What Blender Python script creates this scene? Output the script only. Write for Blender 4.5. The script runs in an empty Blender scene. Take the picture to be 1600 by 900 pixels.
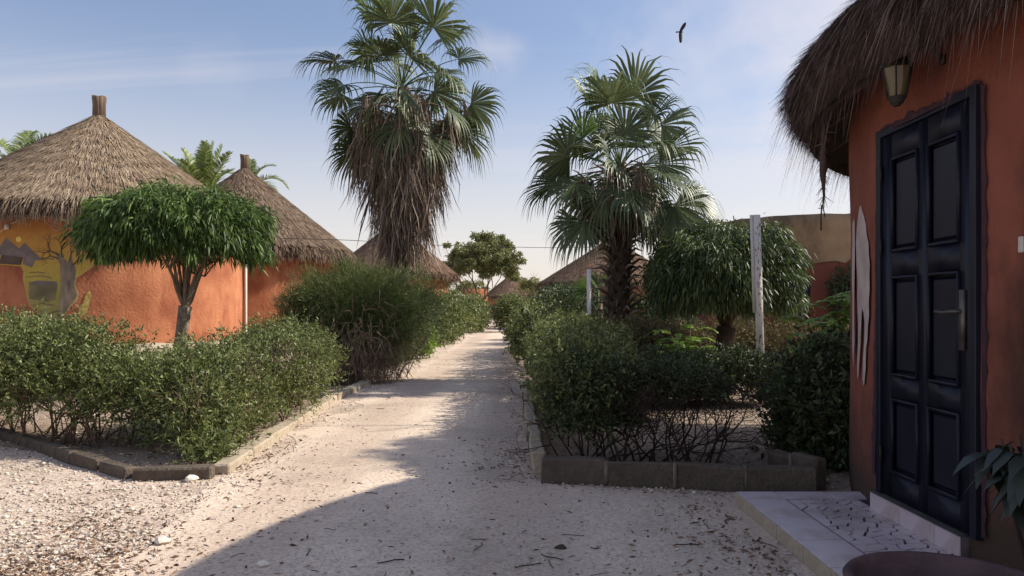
import bpy, bmesh, math, random
import numpy as np
from mathutils import Vector, geometry
random.seed(7); rng = np.random.default_rng(7)
S = bpy.context.scene; COL = S.collection
R_ = math.radians; pi = math.pi
# ------------------------------------------------------------------ camera
H = 1.35; F = 1150.0; CX, CY = 800.0, 485.0      # eye height, focal length and horizon of the photograph (1600x900)
cd = bpy.data.cameras.new('camera'); cam = bpy.data.objects.new('camera', cd); COL.objects.link(cam)
cam.location = (0, 0, H); cam.rotation_euler = (R_(90), 0, 0)
cd.sensor_width = 36; cd.lens = F / 1600 * 36; cd.shift_y = (CY - 450) / 1600; cd.clip_end = 2000; cd.clip_start = 0.05
S.camera = cam
S.view_settings.view_transform = 'Standard'; S.view_settings.look = 'None'; S.view_settings.exposure = 0.48
# ------------------------------------------------------------------ sun and sky
SAZ = R_(15); SEL = R_(39)                          # sun: azimuth from +X towards +Y
sdir = Vector((math.cos(SAZ) * math.cos(SEL), math.sin(SAZ) * math.cos(SEL), math.sin(SEL)))
sl = bpy.data.lights.new('sun', 'SUN'); sl.energy = 4.3; sl.angle = R_(0.5); sl.color = (1.0, 0.93, 0.80)
so = bpy.data.objects.new('sun', sl); COL.objects.link(so); so.rotation_euler = sdir.to_track_quat('Z', 'Y').to_euler(); so.location = (20, 10, 20)
W = bpy.data.worlds.new('World'); S.world = W; W.use_nodes = True
nt = W.node_tree; N = nt.nodes; Lk = nt.links
bg = N['Background']; sky = N.new('ShaderNodeTexSky'); sky.sky_type = 'NISHITA'; sky.sun_disc = False
sky.sun_elevation = SEL; sky.sun_rotation = math.atan2(sdir.x, sdir.y)
sky.air_density = 1.0; sky.dust_density = 1.2; sky.ozone_density = 1.6; sky.altitude = 50
bg.inputs['Strength'].default_value = 0.15
tc = N.new('ShaderNodeTexCoord'); sep = N.new('ShaderNodeSeparateXYZ'); Lk.new(tc.outputs['Generated'], sep.inputs[0])
def wm(op, a, b=None, c=None):
    n = N.new('ShaderNodeMath'); n.operation = op
    for i, v in enumerate((a, b, c)):
        if v is None: continue
        if isinstance(v, (int, float)): n.inputs[i].default_value = v
        else: Lk.new(v, n.inputs[i])
    return n.outputs[0]
zc = wm('MAXIMUM', sep.outputs[2], 0.04)
den = wm('ADD', zc, 0.12)
cmb = N.new('ShaderNodeCombineXYZ'); Lk.new(wm('DIVIDE', sep.outputs[0], den), cmb.inputs[0]); Lk.new(wm('DIVIDE', sep.outputs[1], den), cmb.inputs[1])
mp = N.new('ShaderNodeMapping'); mp.inputs['Rotation'].default_value = (0, 0, R_(35)); mp.inputs['Scale'].default_value = (0.35, 1.3, 1); Lk.new(cmb.outputs[0], mp.inputs[0])
n1 = N.new('ShaderNodeTexNoise'); n1.inputs['Scale'].default_value = 0.9; n1.inputs['Detail'].default_value = 7; n1.inputs['Distortion'].default_value = 0.6; n1.inputs['Roughness'].default_value = 0.55
Lk.new(mp.outputs[0], n1.inputs['Vector'])
cr = N.new('ShaderNodeValToRGB'); cr.color_ramp.elements[0].position = 0.48; cr.color_ramp.elements[1].position = 0.78
cr.color_ramp.elements[1].color = (0.62, 0.62, 0.62, 1); Lk.new(n1.outputs['Fac'], cr.inputs[0])
def skydir(px, py):
    return Vector(((px - CX) / F, 1, (CY - py) / F)).normalized()
def puff(px, py, r, amt):          # one small cloud of the real sky, in its direction
    d = skydir(px, py); vd = N.new('ShaderNodeVectorMath'); vd.operation = 'DISTANCE'
    ad = N.new('ShaderNodeVectorMath'); ad.operation = 'MULTIPLY_ADD'
    nn = N.new('ShaderNodeTexNoise'); nn.inputs['Scale'].default_value = 14; nn.inputs['Detail'].default_value = 5
    Lk.new(tc.outputs['Generated'], nn.inputs['Vector'])
    Lk.new(nn.outputs['Color'], ad.inputs[0]); ad.inputs[1].default_value = (r * 1.6,) * 3; Lk.new(tc.outputs['Generated'], ad.inputs[2])
    Lk.new(ad.outputs[0], vd.inputs[0]); vd.inputs[1].default_value = d + Vector((r * .8,) * 3)
    mr = N.new('ShaderNodeMapRange'); mr.interpolation_type = 'SMOOTHSTEP'; Lk.new(vd.outputs['Value'], mr.inputs[0])
    mr.inputs[1].default_value = 0; mr.inputs[2].default_value = r; mr.inputs[3].default_value = amt; mr.inputs[4].default_value = 0
    return mr.outputs[0]
cl = wm('ADD', cr.outputs[0], wm('ADD', puff(765, 85, .05, .28), wm('ADD', puff(335, 100, .05, .08), wm('ADD', puff(1190, 25, .22, .35), puff(1330, 95, .16, .45)))))
cl = wm('MINIMUM', cl, 0.85)
hz = N.new('ShaderNodeMapRange'); hz.interpolation_type = 'SMOOTHSTEP'; Lk.new(sep.outputs[2], hz.inputs[0])
hz.inputs[1].default_value = -0.02; hz.inputs[2].default_value = 0.37; hz.inputs[3].default_value = 0.80; hz.inputs[4].default_value = 0.0
mx = N.new('ShaderNodeMixRGB'); Lk.new(hz.outputs[0], mx.inputs[0]); dim = N.new('ShaderNodeMixRGB'); dim.blend_type = 'MULTIPLY'; dim.inputs[0].default_value = 1; dim.inputs[2].default_value = (.70, .72, .76, 1); Lk.new(sky.outputs[0], dim.inputs[1]); Lk.new(dim.outputs[0], mx.inputs[1]); mx.inputs[2].default_value = (5.0, 4.4, 3.85, 1)
veil = N.new('ShaderNodeMixRGB'); veil.inputs[0].default_value = .15; Lk.new(mx.outputs[0], veil.inputs[1]); veil.inputs[2].default_value = (2.9, 2.7, 3.1, 1)
mx2 = N.new('ShaderNodeMixRGB'); Lk.new(cl, mx2.inputs[0]); Lk.new(veil.outputs[0], mx2.inputs[1]); mx2.inputs[2].default_value = (4.3, 4.0, 4.1, 1)
Lk.new(mx2.outputs[0], bg.inputs['Color'])
# ------------------------------------------------------------------ helpers
def G(px, py, z=0.0):
    d = F * (H - z) / (py - CY); return np.array([(px - CX) / F * d, d, z])
def P(px, py, d):
    return np.array([(px - CX) / F * d, d, H - (py - CY) / F * d])
def norm(a):
    a = np.asarray(a, float); return a / np.maximum(np.linalg.norm(a, axis=-1, keepdims=True), 1e-9)
class MB:
    def __init__(s): s.v = []; s.f = {3: [], 4: []}; s.n = 0
    def add(s, v, f):
        v = np.asarray(v, float).reshape(-1, 3); f = np.asarray(f, int); s.v.append(v); s.f[f.shape[1]].append(f + s.n); s.n += len(v)
    def build(s, name, mat, parent=None, smooth=False, kind=None):
        V = np.concatenate(s.v)
        if parent is not None: V = V - np.array(WL[parent.name])
        return mesh_obj(name, V, [np.concatenate(s.f[k]) if s.f[k] else None for k in (3, 4)], mat, parent, smooth, kind)
def mesh_obj(name, V, fs, mat, parent, smooth=False, kind=None):
    me = bpy.data.meshes.new(name); me.vertices.add(len(V)); me.vertices.foreach_set('co', V.astype(np.float32).ravel())
    idx = []; st = []; tot = []; k0 = 0
    for f in fs:
        if f is None: continue
        k = f.shape[1]; idx.append(f.ravel()); st.append(k0 + np.arange(len(f)) * k); tot.append(np.full(len(f), k)); k0 += f.size
    idx = np.concatenate(idx); st = np.concatenate(st)
    me.loops.add(len(idx)); me.loops.foreach_set('vertex_index', idx.astype(np.int32))
    me.polygons.add(len(st)); me.polygons.foreach_set('loop_start', st.astype(np.int32))
    if smooth: me.polygons.foreach_set('use_smooth', np.ones(len(st), bool))
    me.update(calc_edges=True); me.validate()
    me.materials.append(mat); return link(name, me, parent, kind)
WL = {}
def link(name, me, parent=None, kind=None):
    o = bpy.data.objects.new(name, me); COL.objects.link(o)
    if parent is not None: o.parent = parent; WL[o.name] = WL[parent.name]
    else: WL[o.name] = (0, 0, 0)
    if kind: o['kind'] = kind
    return o
def thing(name, loc, label, cat, group=None):
    o = bpy.data.objects.new(name, None); COL.objects.link(o); o.location = tuple(float(c) for c in loc); WL[o.name] = tuple(o.location)
    o.empty_display_size = .2; o['label'] = label; o['category'] = cat
    if group: o['group'] = group
    return o
def tag(o, label=None, cat=None, group=None, kind=None):
    for k, v in (('label', label), ('category', cat), ('group', group), ('kind', kind)):
        if v: o[k] = v
    return o
def frame(d):
    d = norm(d); a = np.where(np.abs(d[..., 2:3]) < .9, np.array([0, 0, 1.]), np.array([1., 0, 0])); u = norm(np.cross(a, d)); return u, np.cross(d, u)
def tube(mb, pts, rad, n=6, cap=True):
    pts = np.asarray(pts, float); m = len(pts); rad = np.broadcast_to(rad, (m,))
    t = np.gradient(pts, axis=0); u, w = frame(t)
    for i in range(1, m):
        if np.dot(u[i], u[i - 1]) < 0.2: u[i] = norm(u[i - 1] - norm(t[i]) * np.dot(u[i - 1], norm(t[i]))); w[i] = np.cross(norm(t[i]), u[i])
    a = np.arange(n) * 2 * pi / n
    V = pts[:, None] + rad[:, None, None] * (np.cos(a)[None, :, None] * u[:, None] + np.sin(a)[None, :, None] * w[:, None])
    i = np.arange(m - 1)[:, None] * n; j = np.arange(n)[None]; k = (j + 1) % n
    q = np.stack([i + j, i + k, i + n + k, i + n + j], -1).reshape(-1, 4)
    V = V.reshape(-1, 3)
    if cap:
        V = np.vstack([V, pts[0], pts[-1]]); c0 = m * n; c1 = c0 + 1; jj = np.arange(n); kk = (jj + 1) % n
        tt = np.vstack([np.stack([kk, jj, np.full(n, c0)], -1), np.stack([(m - 1) * n + jj, (m - 1) * n + kk, np.full(n, c1)], -1)])
        s0 = mb.n; mb.add(V, q); mb.f[3].append(tt + s0)
    else: mb.add(V, q)
def box(mb, c, s, rz=0, jit=0):
    V = np.array([[x, y, z] for z in (-.5, .5) for y in (-.5, .5) for x in (-.5, .5)]) * np.array(s)
    if jit: V = V + rng.uniform(-jit, jit, V.shape)
    cz, sz = math.cos(rz), math.sin(rz); V = np.stack([V[:, 0] * cz - V[:, 1] * sz, V[:, 0] * sz + V[:, 1] * cz, V[:, 2]], -1) + np.array(c)
    mb.add(V, [[0, 2, 3, 1], [4, 5, 7, 6], [0, 1, 5, 4], [2, 6, 7, 3], [0, 4, 6, 2], [1, 3, 7, 5]])
def strips(mb, Pn, D, L, Wd, prof=((0, .3), (.5, 1), (1, .05)), side=None, droop=0.0, fold=0.0):
    """many leaves or straws at once: base points, directions, lengths, widths; prof = (t, width) stations"""
    n = len(Pn); D = norm(D)
    if side is None: side = norm(np.cross(D, norm(rng.normal(size=(n, 3)))))
    L = np.broadcast_to(L, (n,)); Wd = np.broadcast_to(Wd, (n,)); droop = np.broadcast_to(droop, (n,)); k = len(prof); V = np.zeros((n, k, 2, 3))
    for j, (t, w) in enumerate(prof):
        c = Pn + D * (L * t)[:, None]; c[:, 2] -= droop * L * t * t
        h = side * (Wd * w * .5)[:, None]; V[:, j, 0] = c - h; V[:, j, 1] = c + h
        if fold and 0 < j < k - 1: V[:, j, :, 2] += (fold * Wd * w)[:, None]
    b = (np.arange(n) * 2 * k)[:, None]; j = np.arange(k - 1)[None] * 2
    q = np.stack([b + j, b + j + 1, b + j + 3, b + j + 2], -1).reshape(-1, 4)
    mb.add(V.reshape(-1, 3), q)
LEAF = ((0, .25), (.45, 1), (1, .04))
LANCE = ((0, .2), (.3, 1), (.65, .8), (1, .04))
STRAW = ((0, 1), (1, .25))
# ---- materials
def nmat(name, cols, scale=5, rough=.9, bump=0, bscale=None, detail=6, spec=.25, metal=0, island=0, stretch=None, transl=0, extra=None):
    m = bpy.data.materials.new(name); m.use_nodes = True; t = m.node_tree; n = t.nodes; l = t.links; b = n['Principled BSDF']
    b.inputs['Roughness'].default_value = rough; b.inputs['Specular IOR Level'].default_value = spec; b.inputs['Metallic'].default_value = metal
    co = n.new('ShaderNodeTexCoord'); mpn = n.new('ShaderNodeMapping'); l.new(co.outputs['Object'], mpn.inputs[0])
    if stretch: mpn.inputs['Scale'].default_value = stretch
    no = n.new('ShaderNodeTexNoise'); no.inputs['Scale'].default_value = scale; no.inputs['Detail'].default_value = detail; l.new(mpn.outputs[0], no.inputs['Vector'])
    fac = no.outputs['Fac']
    if island:
        ge = n.new('ShaderNodeNewGeometry'); mi = n.new('ShaderNodeMixRGB'); mi.inputs[0].default_value = island; l.new(no.outputs['Fac'], mi.inputs[1]); l.new(ge.outputs['Random Per Island'], mi.inputs[2]); fac = mi.outputs[0]
    r = n.new('ShaderNodeValToRGB'); e = r.color_ramp.elements; lo, hi = (.30, .70) if not island else (.18, .82)
    while len(e) < len(cols): e.new(.5)
    for i, c in enumerate(cols): e[i].position = lo + (hi - lo) * i / max(1, len(cols) - 1); e[i].color = (*c, 1)
    l.new(fac, r.inputs[0]); out = r.outputs[0]
    if extra: out = extra(n, l, out, co, b)
    l.new(out, b.inputs['Base Color'])
    if bump:
        n2 = n.new('ShaderNodeTexNoise'); n2.inputs['Scale'].default_value = bscale or scale * 4; n2.inputs['Detail'].default_value = 5; l.new(mpn.outputs[0], n2.inputs['Vector'])
        bp = n.new('ShaderNodeBump'); bp.inputs['Strength'].default_value = bump; bp.inputs['Distance'].default_value = .02; l.new(n2.outputs['Fac'], bp.inputs['Height']); l.new(bp.outputs[0], b.inputs['Normal'])
    if transl:
        tr = n.new('ShaderNodeBsdfTranslucent'); ms = n.new('ShaderNodeMixShader'); ms.inputs[0].default_value = transl
        l.new(out, tr.inputs['Color']); l.new(b.outputs[0], ms.inputs[1]); l.new(tr.outputs[0], ms.inputs[2]); l.new(ms.outputs[0], n['Material Output'].inputs['Surface'])
    return m
def stains(dark, lo=.52, hi=.7, sc=1.1, str_=(1, 1, .35)):
    def f(n, l, out, co, b):
        mpn = n.new('ShaderNodeMapping'); mpn.inputs['Scale'].default_value = str_; l.new(co.outputs['Object'], mpn.inputs[0])
        no = n.new('ShaderNodeTexNoise'); no.inputs['Scale'].default_value = sc; no.inputs['Detail'].default_value = 9; no.inputs['Roughness'].default_value = .65; l.new(mpn.outputs[0], no.inputs['Vector'])
        r = n.new('ShaderNodeMapRange'); r.inputs[1].default_value = lo; r.inputs[2].default_value = hi; l.new(no.outputs['Fac'], r.inputs[0])
        mx = n.new('ShaderNodeMixRGB'); mx.inputs[2].default_value = (*dark, 1); l.new(r.outputs[0], mx.inputs[0]); l.new(out, mx.inputs[1]); return mx.outputs[0]
    return f
def lowdirt(dark, z0, z1):      # dirt splashed up from the soil: ragged height edge
    base = stains(tuple(c * .6 for c in dark))
    def f(n, l, out, co, b):
        out = base(n, l, out, co, b)
        s = n.new('ShaderNodeSeparateXYZ'); l.new(co.outputs['Object'], s.inputs[0]); no = n.new('ShaderNodeTexNoise'); no.inputs['Scale'].default_value = 2.5; no.inputs['Detail'].default_value = 8; l.new(co.outputs['Object'], no.inputs['Vector'])
        a = n.new('ShaderNodeMath'); a.operation = 'MULTIPLY_ADD'; l.new(no.outputs['Fac'], a.inputs[0]); a.inputs[1].default_value = -.9; l.new(s.outputs[2], a.inputs[2])
        r = n.new('ShaderNodeMapRange'); r.inputs[1].default_value = z1 - .45; r.inputs[2].default_value = z0 - .45; l.new(a.outputs[0], r.inputs[0])
        mx = n.new('ShaderNodeMixRGB'); mx.inputs[2].default_value = (*dark, 1); l.new(r.outputs[0], mx.inputs[0]); l.new(out, mx.inputs[1]); return mx.outputs[0]
    return f
M = {}
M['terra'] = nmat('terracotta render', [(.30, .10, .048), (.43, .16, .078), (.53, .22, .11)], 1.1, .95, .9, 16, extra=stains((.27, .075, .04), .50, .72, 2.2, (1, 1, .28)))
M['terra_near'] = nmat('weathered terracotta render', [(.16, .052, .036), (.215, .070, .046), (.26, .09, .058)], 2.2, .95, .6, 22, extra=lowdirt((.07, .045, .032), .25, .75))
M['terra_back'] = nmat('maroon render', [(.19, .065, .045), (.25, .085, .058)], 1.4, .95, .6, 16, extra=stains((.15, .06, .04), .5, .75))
M['mud'] = nmat('bare mud render', [(.30, .20, .12), (.40, .28, .17)], 2.5, .95, .7, 14, extra=stains((.16, .11, .07), .44, .70, 1.2, (1, 1, .5)))
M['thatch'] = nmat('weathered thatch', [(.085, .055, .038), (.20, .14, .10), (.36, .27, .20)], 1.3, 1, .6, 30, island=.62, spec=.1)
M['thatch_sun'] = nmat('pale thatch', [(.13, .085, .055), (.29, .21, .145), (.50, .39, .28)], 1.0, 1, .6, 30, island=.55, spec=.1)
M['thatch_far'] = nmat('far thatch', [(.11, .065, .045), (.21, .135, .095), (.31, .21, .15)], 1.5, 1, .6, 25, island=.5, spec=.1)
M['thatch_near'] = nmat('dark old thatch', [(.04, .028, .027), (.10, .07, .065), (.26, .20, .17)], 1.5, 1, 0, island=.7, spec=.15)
M['thatch_core'] = nmat('packed straw', [(.035, .024, .02), (.075, .052, .04)], 6, 1, .8, 50, stretch=(1, 1, .2))
M['wood'] = nmat('grey brown timber', [(.10, .065, .045), (.20, .14, .10)], 8, .9, .5, 40, stretch=(1, 1, .15))
M['bark'] = nmat('pale bark', [(.16, .115, .08), (.33, .25, .18)], 9, .95, .9, 30)
M['bark_dark'] = nmat('dark bark', [(.045, .03, .022), (.10, .07, .05)], 9, .95, .9, 30)
M['twig'] = nmat('dry brown twigs', [(.10, .06, .04), (.22, .145, .10)], 6, .95)
M['twig_dark'] = nmat('dark twigs', [(.03, .02, .016), (.08, .055, .042)], 6, .95)
M['twig_pale'] = nmat('dead pale twigs', [(.16, .10, .07), (.33, .235, .165)], 6, .95, island=.4)
M['ficus'] = nmat('ficus leaf', [(.032, .06, .016), (.08, .14, .03), (.19, .27, .07)], 2, .5, island=.75, spec=.35, transl=.3)
M['ficus_dull'] = nmat('dull ficus leaf', [(.03, .05, .02), (.068, .10, .035), (.17, .22, .07)], 2, .5, island=.75, spec=.4, transl=.25)
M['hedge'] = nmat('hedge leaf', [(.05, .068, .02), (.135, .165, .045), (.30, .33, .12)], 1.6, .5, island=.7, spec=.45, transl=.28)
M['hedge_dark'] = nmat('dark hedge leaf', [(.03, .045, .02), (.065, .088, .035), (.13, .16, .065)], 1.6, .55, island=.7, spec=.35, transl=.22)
M['hedge_brown'] = nmat('browning hedge leaf', [(.08, .08, .035), (.17, .14, .065), (.26, .19, .10)], 1.2, .7, island=.6, spec=.2, transl=.2)
M['feather'] = nmat('feathery foliage', [(.05, .07, .025), (.11, .14, .045), (.20, .23, .08)], 1.2, .6, island=.55, spec=.2, transl=.25)
M['bright'] = nmat('young yellow green leaf', [(.12, .20, .03), (.22, .34, .05), (.34, .46, .10)], 3, .5, island=.7, spec=.4, transl=.4)
M['flower'] = nmat('small white petals', [(.7, .66, .6), (.8, .78, .74)], 4, .6)
M['pink'] = nmat('pink petals', [(.55, .15, .18), (.7, .3, .3)], 4, .6)
M['palm'] = nmat('fan palm blade', [(.045, .068, .03), (.085, .115, .045), (.17, .205, .095)], 1.3, .42, island=.6, spec=.5, transl=.28)
M['palm_lit'] = nmat('young fan palm blade', [(.07, .12, .03), (.12, .19, .045)], 1.3, .4, island=.6, spec=.5, transl=.4)
M['palm_dead'] = nmat('dead palm blade', [(.08, .058, .044), (.18, .135, .105), (.36, .28, .22)], 1.2, .8, island=.7, spec=.2)
M['coco'] = nmat('coconut leaflet', [(.09, .13, .03), (.20, .27, .06), (.38, .42, .15)], 1.3, .45, island=.6, spec=.5, transl=.35)
M['tree_far'] = nmat('grey green canopy leaf', [(.11, .125, .05), (.22, .235, .095), (.35, .345, .16)], .6, .7, island=.6, spec=.2, transl=.3)
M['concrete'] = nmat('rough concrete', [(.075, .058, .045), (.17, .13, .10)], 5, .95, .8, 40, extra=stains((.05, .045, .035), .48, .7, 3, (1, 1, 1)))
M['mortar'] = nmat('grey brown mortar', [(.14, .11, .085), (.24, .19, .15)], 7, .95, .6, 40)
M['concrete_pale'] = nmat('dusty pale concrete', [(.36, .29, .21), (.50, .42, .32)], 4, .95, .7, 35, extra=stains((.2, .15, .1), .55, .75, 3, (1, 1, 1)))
M['white'] = nmat('chalky white paint', [(.55, .50, .45), (.72, .68, .62)], 3, .8, .2, 30)
M['stain'] = nmat('spilt whitewash', [(.38, .31, .29), (.52, .44, .41)], 7, .9)
M['bluepaint'] = nmat('blue paint chips', [(.05, .09, .20), (.09, .14, .28)], 9, .7)
M['redpaint'] = nmat('rust red chips', [(.25, .08, .04), (.3, .14, .08)], 9, .7)
M['door'] = nmat('navy gloss door paint', [(.005, .006, .015), (.010, .012, .024)], 3, .45, .06, 60, spec=.3)
M['smear'] = nmat('navy paint smear', [(.035, .02, .032), (.07, .03, .035)], 14, .8)
M['metal'] = nmat('worn brass metal', [(.07, .06, .055), (.16, .14, .12)], 9, .45, metal=.5)
M['iron'] = nmat('dark iron', [(.025, .022, .02), (.05, .045, .04)], 9, .6, metal=.3)
M['tile'] = nmat('white glazed tile', [(.55, .45, .47), (.68, .57, .59)], 1.4, .3, .05, 30, spec=.5, extra=stains((.30, .22, .19), .47, .75, 3, (1, 1, 1)))
M['grout'] = nmat('dark mortar', [(.06, .05, .055), (.12, .10, .10)], 9, .95)
M['clay'] = nmat('purple brown clay', [(.07, .04, .042), (.15, .09, .09)], 5, .8, .4, 40, extra=stains((.22, .16, .15), .5, .8, 3, (1, 1, 1)))
M['soil'] = nmat('dry bed soil', [(.13, .085, .06), (.24, .17, .125), (.36, .28, .22)], 3, 1, .8, 30)
M['litter'] = nmat('dead leaf litter', [(.09, .05, .032), (.20, .12, .08), (.34, .22, .15)], 3, .9, island=.8)
M['pebble'] = nmat('pale shell gravel', [(.44, .36, .29), (.60, .51, .42), (.76, .68, .58)], 3, .9, island=.8)
M['bird'] = nmat('dark feathers', [(.02, .014, .012), (.045, .03, .026)], 9, .8)
M['plug'] = nmat('plastic switch', [(.5, .46, .42), (.55, .5, .46)], 9, .5)
M['darkleaf'] = nmat('dark purple leaf', [(.018, .025, .022), (.035, .045, .035)], 5, .45, island=.5, spec=.4)
def glassmat():
    m = bpy.data.materials.new('smoked amber glass'); m.use_nodes = True; b = m.node_tree.nodes['Principled BSDF']
    b.inputs['Base Color'].default_value = (.16, .13, .07, 1); b.inputs['Roughness'].default_value = .15; b.inputs['Transmission Weight'].default_value = .35; return m
M['glass'] = glassmat()
# ------------------------------------------------------------------ ground, path, beds
def ground_mat(name, base, pathy):
    m = bpy.data.materials.new(name); m.use_nodes = True; t = m.node_tree; n = t.nodes; l = t.links; b = n['Principled BSDF']; b.inputs['Roughness'].default_value = 1; b.inputs['Specular IOR Level'].default_value = .1
    g = n.new('ShaderNodeNewGeometry')
    def noise(sc, det=8, ro=.6):
        x = n.new('ShaderNodeTexNoise'); x.inputs['Scale'].default_value = sc; x.inputs['Detail'].default_value = det; x.inputs['Roughness'].default_value = ro; l.new(g.outputs['Position'], x.inputs['Vector']); return x.outputs['Fac']
    def ramp(f, cs):
        r = n.new('ShaderNodeValToRGB'); e = r.color_ramp.elements
        while len(e) < len(cs): e.new(.5)
        for i, (p, c) in enumerate(cs): e[i].position = p; e[i].color = (*c, 1)
        l.new(f, r.inputs[0]); return r.outputs[0]
    wv = n.new('ShaderNodeTexWave'); wv.wave_type = 'BANDS'; wv.bands_direction = 'X'; wv.inputs['Scale'].default_value = .19; wv.inputs['Distortion'].default_value = 1.2; wv.inputs['Detail'].default_value = 3; wv.inputs['Detail Scale'].default_value = .5; l.new(g.outputs['Position'], wv.inputs['Vector'])
    c1 = ramp(noise(.7, 5), [(.32, tuple(x * .72 for x in base)), (.5, tuple(x * .93 for x in base)), (.66, base)])
    c2 = ramp(noise(38, 6, .7), [(.36, (.50, .46, .43)), (.52, (1, 1, 1)), (.72, (1.12, 1.12, 1.12))])
    mu = n.new('ShaderNodeMixRGB'); mu.blend_type = 'MULTIPLY'; mu.inputs[0].default_value = .55 if pathy else .9; l.new(c1, mu.inputs[1]); l.new(c2, mu.inputs[2])
    if pathy:
        tr_ = n.new('ShaderNodeMixRGB'); tr_.blend_type = 'MULTIPLY'; tr_.inputs[0].default_value = .5; l.new(mu.outputs[0], tr_.inputs[1]); l.new(ramp(wv.outputs['Fac'], [(.15, (.74, .70, .68)), (.6, (1.04, 1.04, 1.04))]), tr_.inputs[2]); mu = tr_
    vo = n.new('ShaderNodeTexVoronoi'); vo.inputs['Scale'].default_value = 34; l.new(g.outputs['Position'], vo.inputs['Vector'])
    c3 = ramp(vo.outputs['Color'], [(.1, (.62, .55, .5)), (.45, (1, 1, 1)), (.9, (1.15, 1.13, 1.1))])
    mv = n.new('ShaderNodeMixRGB'); mv.blend_type = 'MULTIPLY'; mv.inputs[0].default_value = .35 if pathy else .75; l.new(mu.outputs[0], mv.inputs[1]); l.new(c3, mv.inputs[2])
    litm = ramp(noise(2.3, 10, .75), [(.50 if not pathy else .62, (0, 0, 0)), (.68 if not pathy else .8, (1, 1, 1))])
    mw = n.new('ShaderNodeMixRGB'); mf = n.new('ShaderNodeMath'); mf.operation = 'MULTIPLY'; mf.inputs[1].default_value = .55; l.new(litm, mf.inputs[0]); l.new(mf.outputs[0], mw.inputs[0]); l.new(mv.outputs[0], mw.inputs[1]); mw.inputs[2].default_value = (.27, .18, .13, 1)
    l.new(mw.outputs[0], b.inputs['Base Color'])
    bp = n.new('ShaderNodeBump'); bp.inputs['Strength'].default_value = .5 if pathy else .9; bp.inputs['Distance'].default_value = .012; l.new(noise(45, 6, .7), bp.inputs['Height']); l.new(bp.outputs[0], b.inputs['Normal'])
    return m
M['ground'] = ground_mat('shell gravel ground', (.73, .60, .50), False)
M['path'] = ground_mat('packed sandy path', (.745, .605, .49), True)
M['bed'] = ground_mat('garden soil with shells', (.42, .33, .26), False)
mb = MB(); q = 900
mb.add([[-q, -60, 0], [q, -60, 0], [q, 1200, 0], [-q, 1200, 0]], [[0, 1, 2, 3]]); tag(mb.build('ground', M['ground']), kind='structure')
ys = np.concatenate([np.linspace(-1, 20, 85), np.linspace(20.5, 128, 80)])
def wob(y, s): return .11 * np.sin(y * 1.9 + s) + .08 * np.sin(y * 4.3 + 2 * s) + .05 * np.sin(y * 9.1 + s)
def path_l(y): return np.where(y < 5.5, -2.1 + .02 * y, -2.35 + .01 * np.minimum(y, 20)) + wob(y, 1) - np.where(y < 5, (5 - y) * .25, 0)
def path_r(y): return np.interp(y, [0, 5.3, 5.75, 200], [1.56, 1.56, .05, .02]) + wob(y, 4)
mb = MB(); V = np.zeros((len(ys), 5, 3)); tt = np.linspace(0, 1, 5)
for i, y in enumerate(ys):
    V[i, :, 0] = path_l(y) * (1 - tt) + path_r(y) * tt; V[i, :, 1] = y; V[i, :, 2] = .004
i = np.arange(len(ys) - 1)[:, None] * 5; j = np.arange(4)[None]
mb.add(V.reshape(-1, 3), np.stack([i + j, i + j + 1, i + j + 6, i + j + 5], -1).reshape(-1, 4)); tag(mb.build('path', M['path']), kind='structure')
def sheet(name, pts, z, m):
    pts = [Vector((p[0], p[1], 0)) for p in pts]; tr = geometry.tessellate_polygon([pts]); mb = MB(); mb.add([[p.x, p.y, z] for p in pts], [list(t) for t in tr]); return tag(mb.build(name, m), kind='structure')
bedL = [(-9.5, 9.0), (-5.8, 7.75), (-3.1, 6.15), (-2.55, 6.2), (-2.62, 9), (-2.75, 13.8), (-3.0, 40), (-30, 40), (-30, 12)]
bedR = [(.28, 5.8), (2.4, 5.45), (7, 5.5), (12, 14), (12, 34), (.35, 34), (.3, 14)]
sheet('garden_bed', bedL, .006, M['bed']); sheet('garden_bed', bedR, .006, M['bed'])
def inpoly(x, y, poly):
    r = np.zeros(len(x), bool); n = len(poly)
    for a in range(n):
        x1, y1 = poly[a]; x2, y2 = poly[(a + 1) % n]
        c = ((y1 > y) != (y2 > y)) & (x < (x2 - x1) * (y - y1) / (y2 - y1 + 1e-12) + x1); r ^= c
    return r
def scatter(n, y0, y1, xm=.75):          # denser near the viewer, spread over the ground in view
    u = rng.random(n); y = 1 / (1 / y0 + u * (1 / y1 - 1 / y0)); x = rng.uniform(-xm, xm, n) * y; return x, y
def blocked(x, y):
    return ((x > 1.45) & (y < 5.3)) | ((x - 6.2) ** 2 + (y - 4.155) ** 2 < 16)
# gravel
x, y = scatter(85000, 2.6, 22)
onp = (x > path_l(y) + .05) & (x < path_r(y)); inb = inpoly(x, y, bedL) | inpoly(x, y, bedR)
patch = np.sin(x * 2.1 + 1.3 * np.sin(y * 1.7)) + np.sin(y * 2.7 + x)
keep = ~blocked(x, y) & (rng.random(len(x)) < np.where(onp, .32, np.where(inb, .35, np.clip(.85 + .2 * patch, .4, 1))))
x, y = x[keep], y[keep]; onp = onp[keep]; n = len(x)
s = np.where(onp, rng.gamma(2.6, .0017, n), rng.gamma(2.2, .0032, n)).clip(.003, .027)
o8 = np.array([[1, 0, 0], [-1, 0, 0], [0, 1, 0], [0, -1, 0], [0, 0, 1], [0, 0, -1]], float); f8 = np.array([[0, 2, 4], [2, 1, 4], [1, 3, 4], [3, 0, 4], [2, 0, 5], [1, 2, 5], [3, 1, 5], [0, 3, 5]])
sc = np.stack([s * rng.uniform(.8, 1.6, n), s * rng.uniform(.6, 1.2, n), s * rng.uniform(.3, .7, n)], -1)
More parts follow.
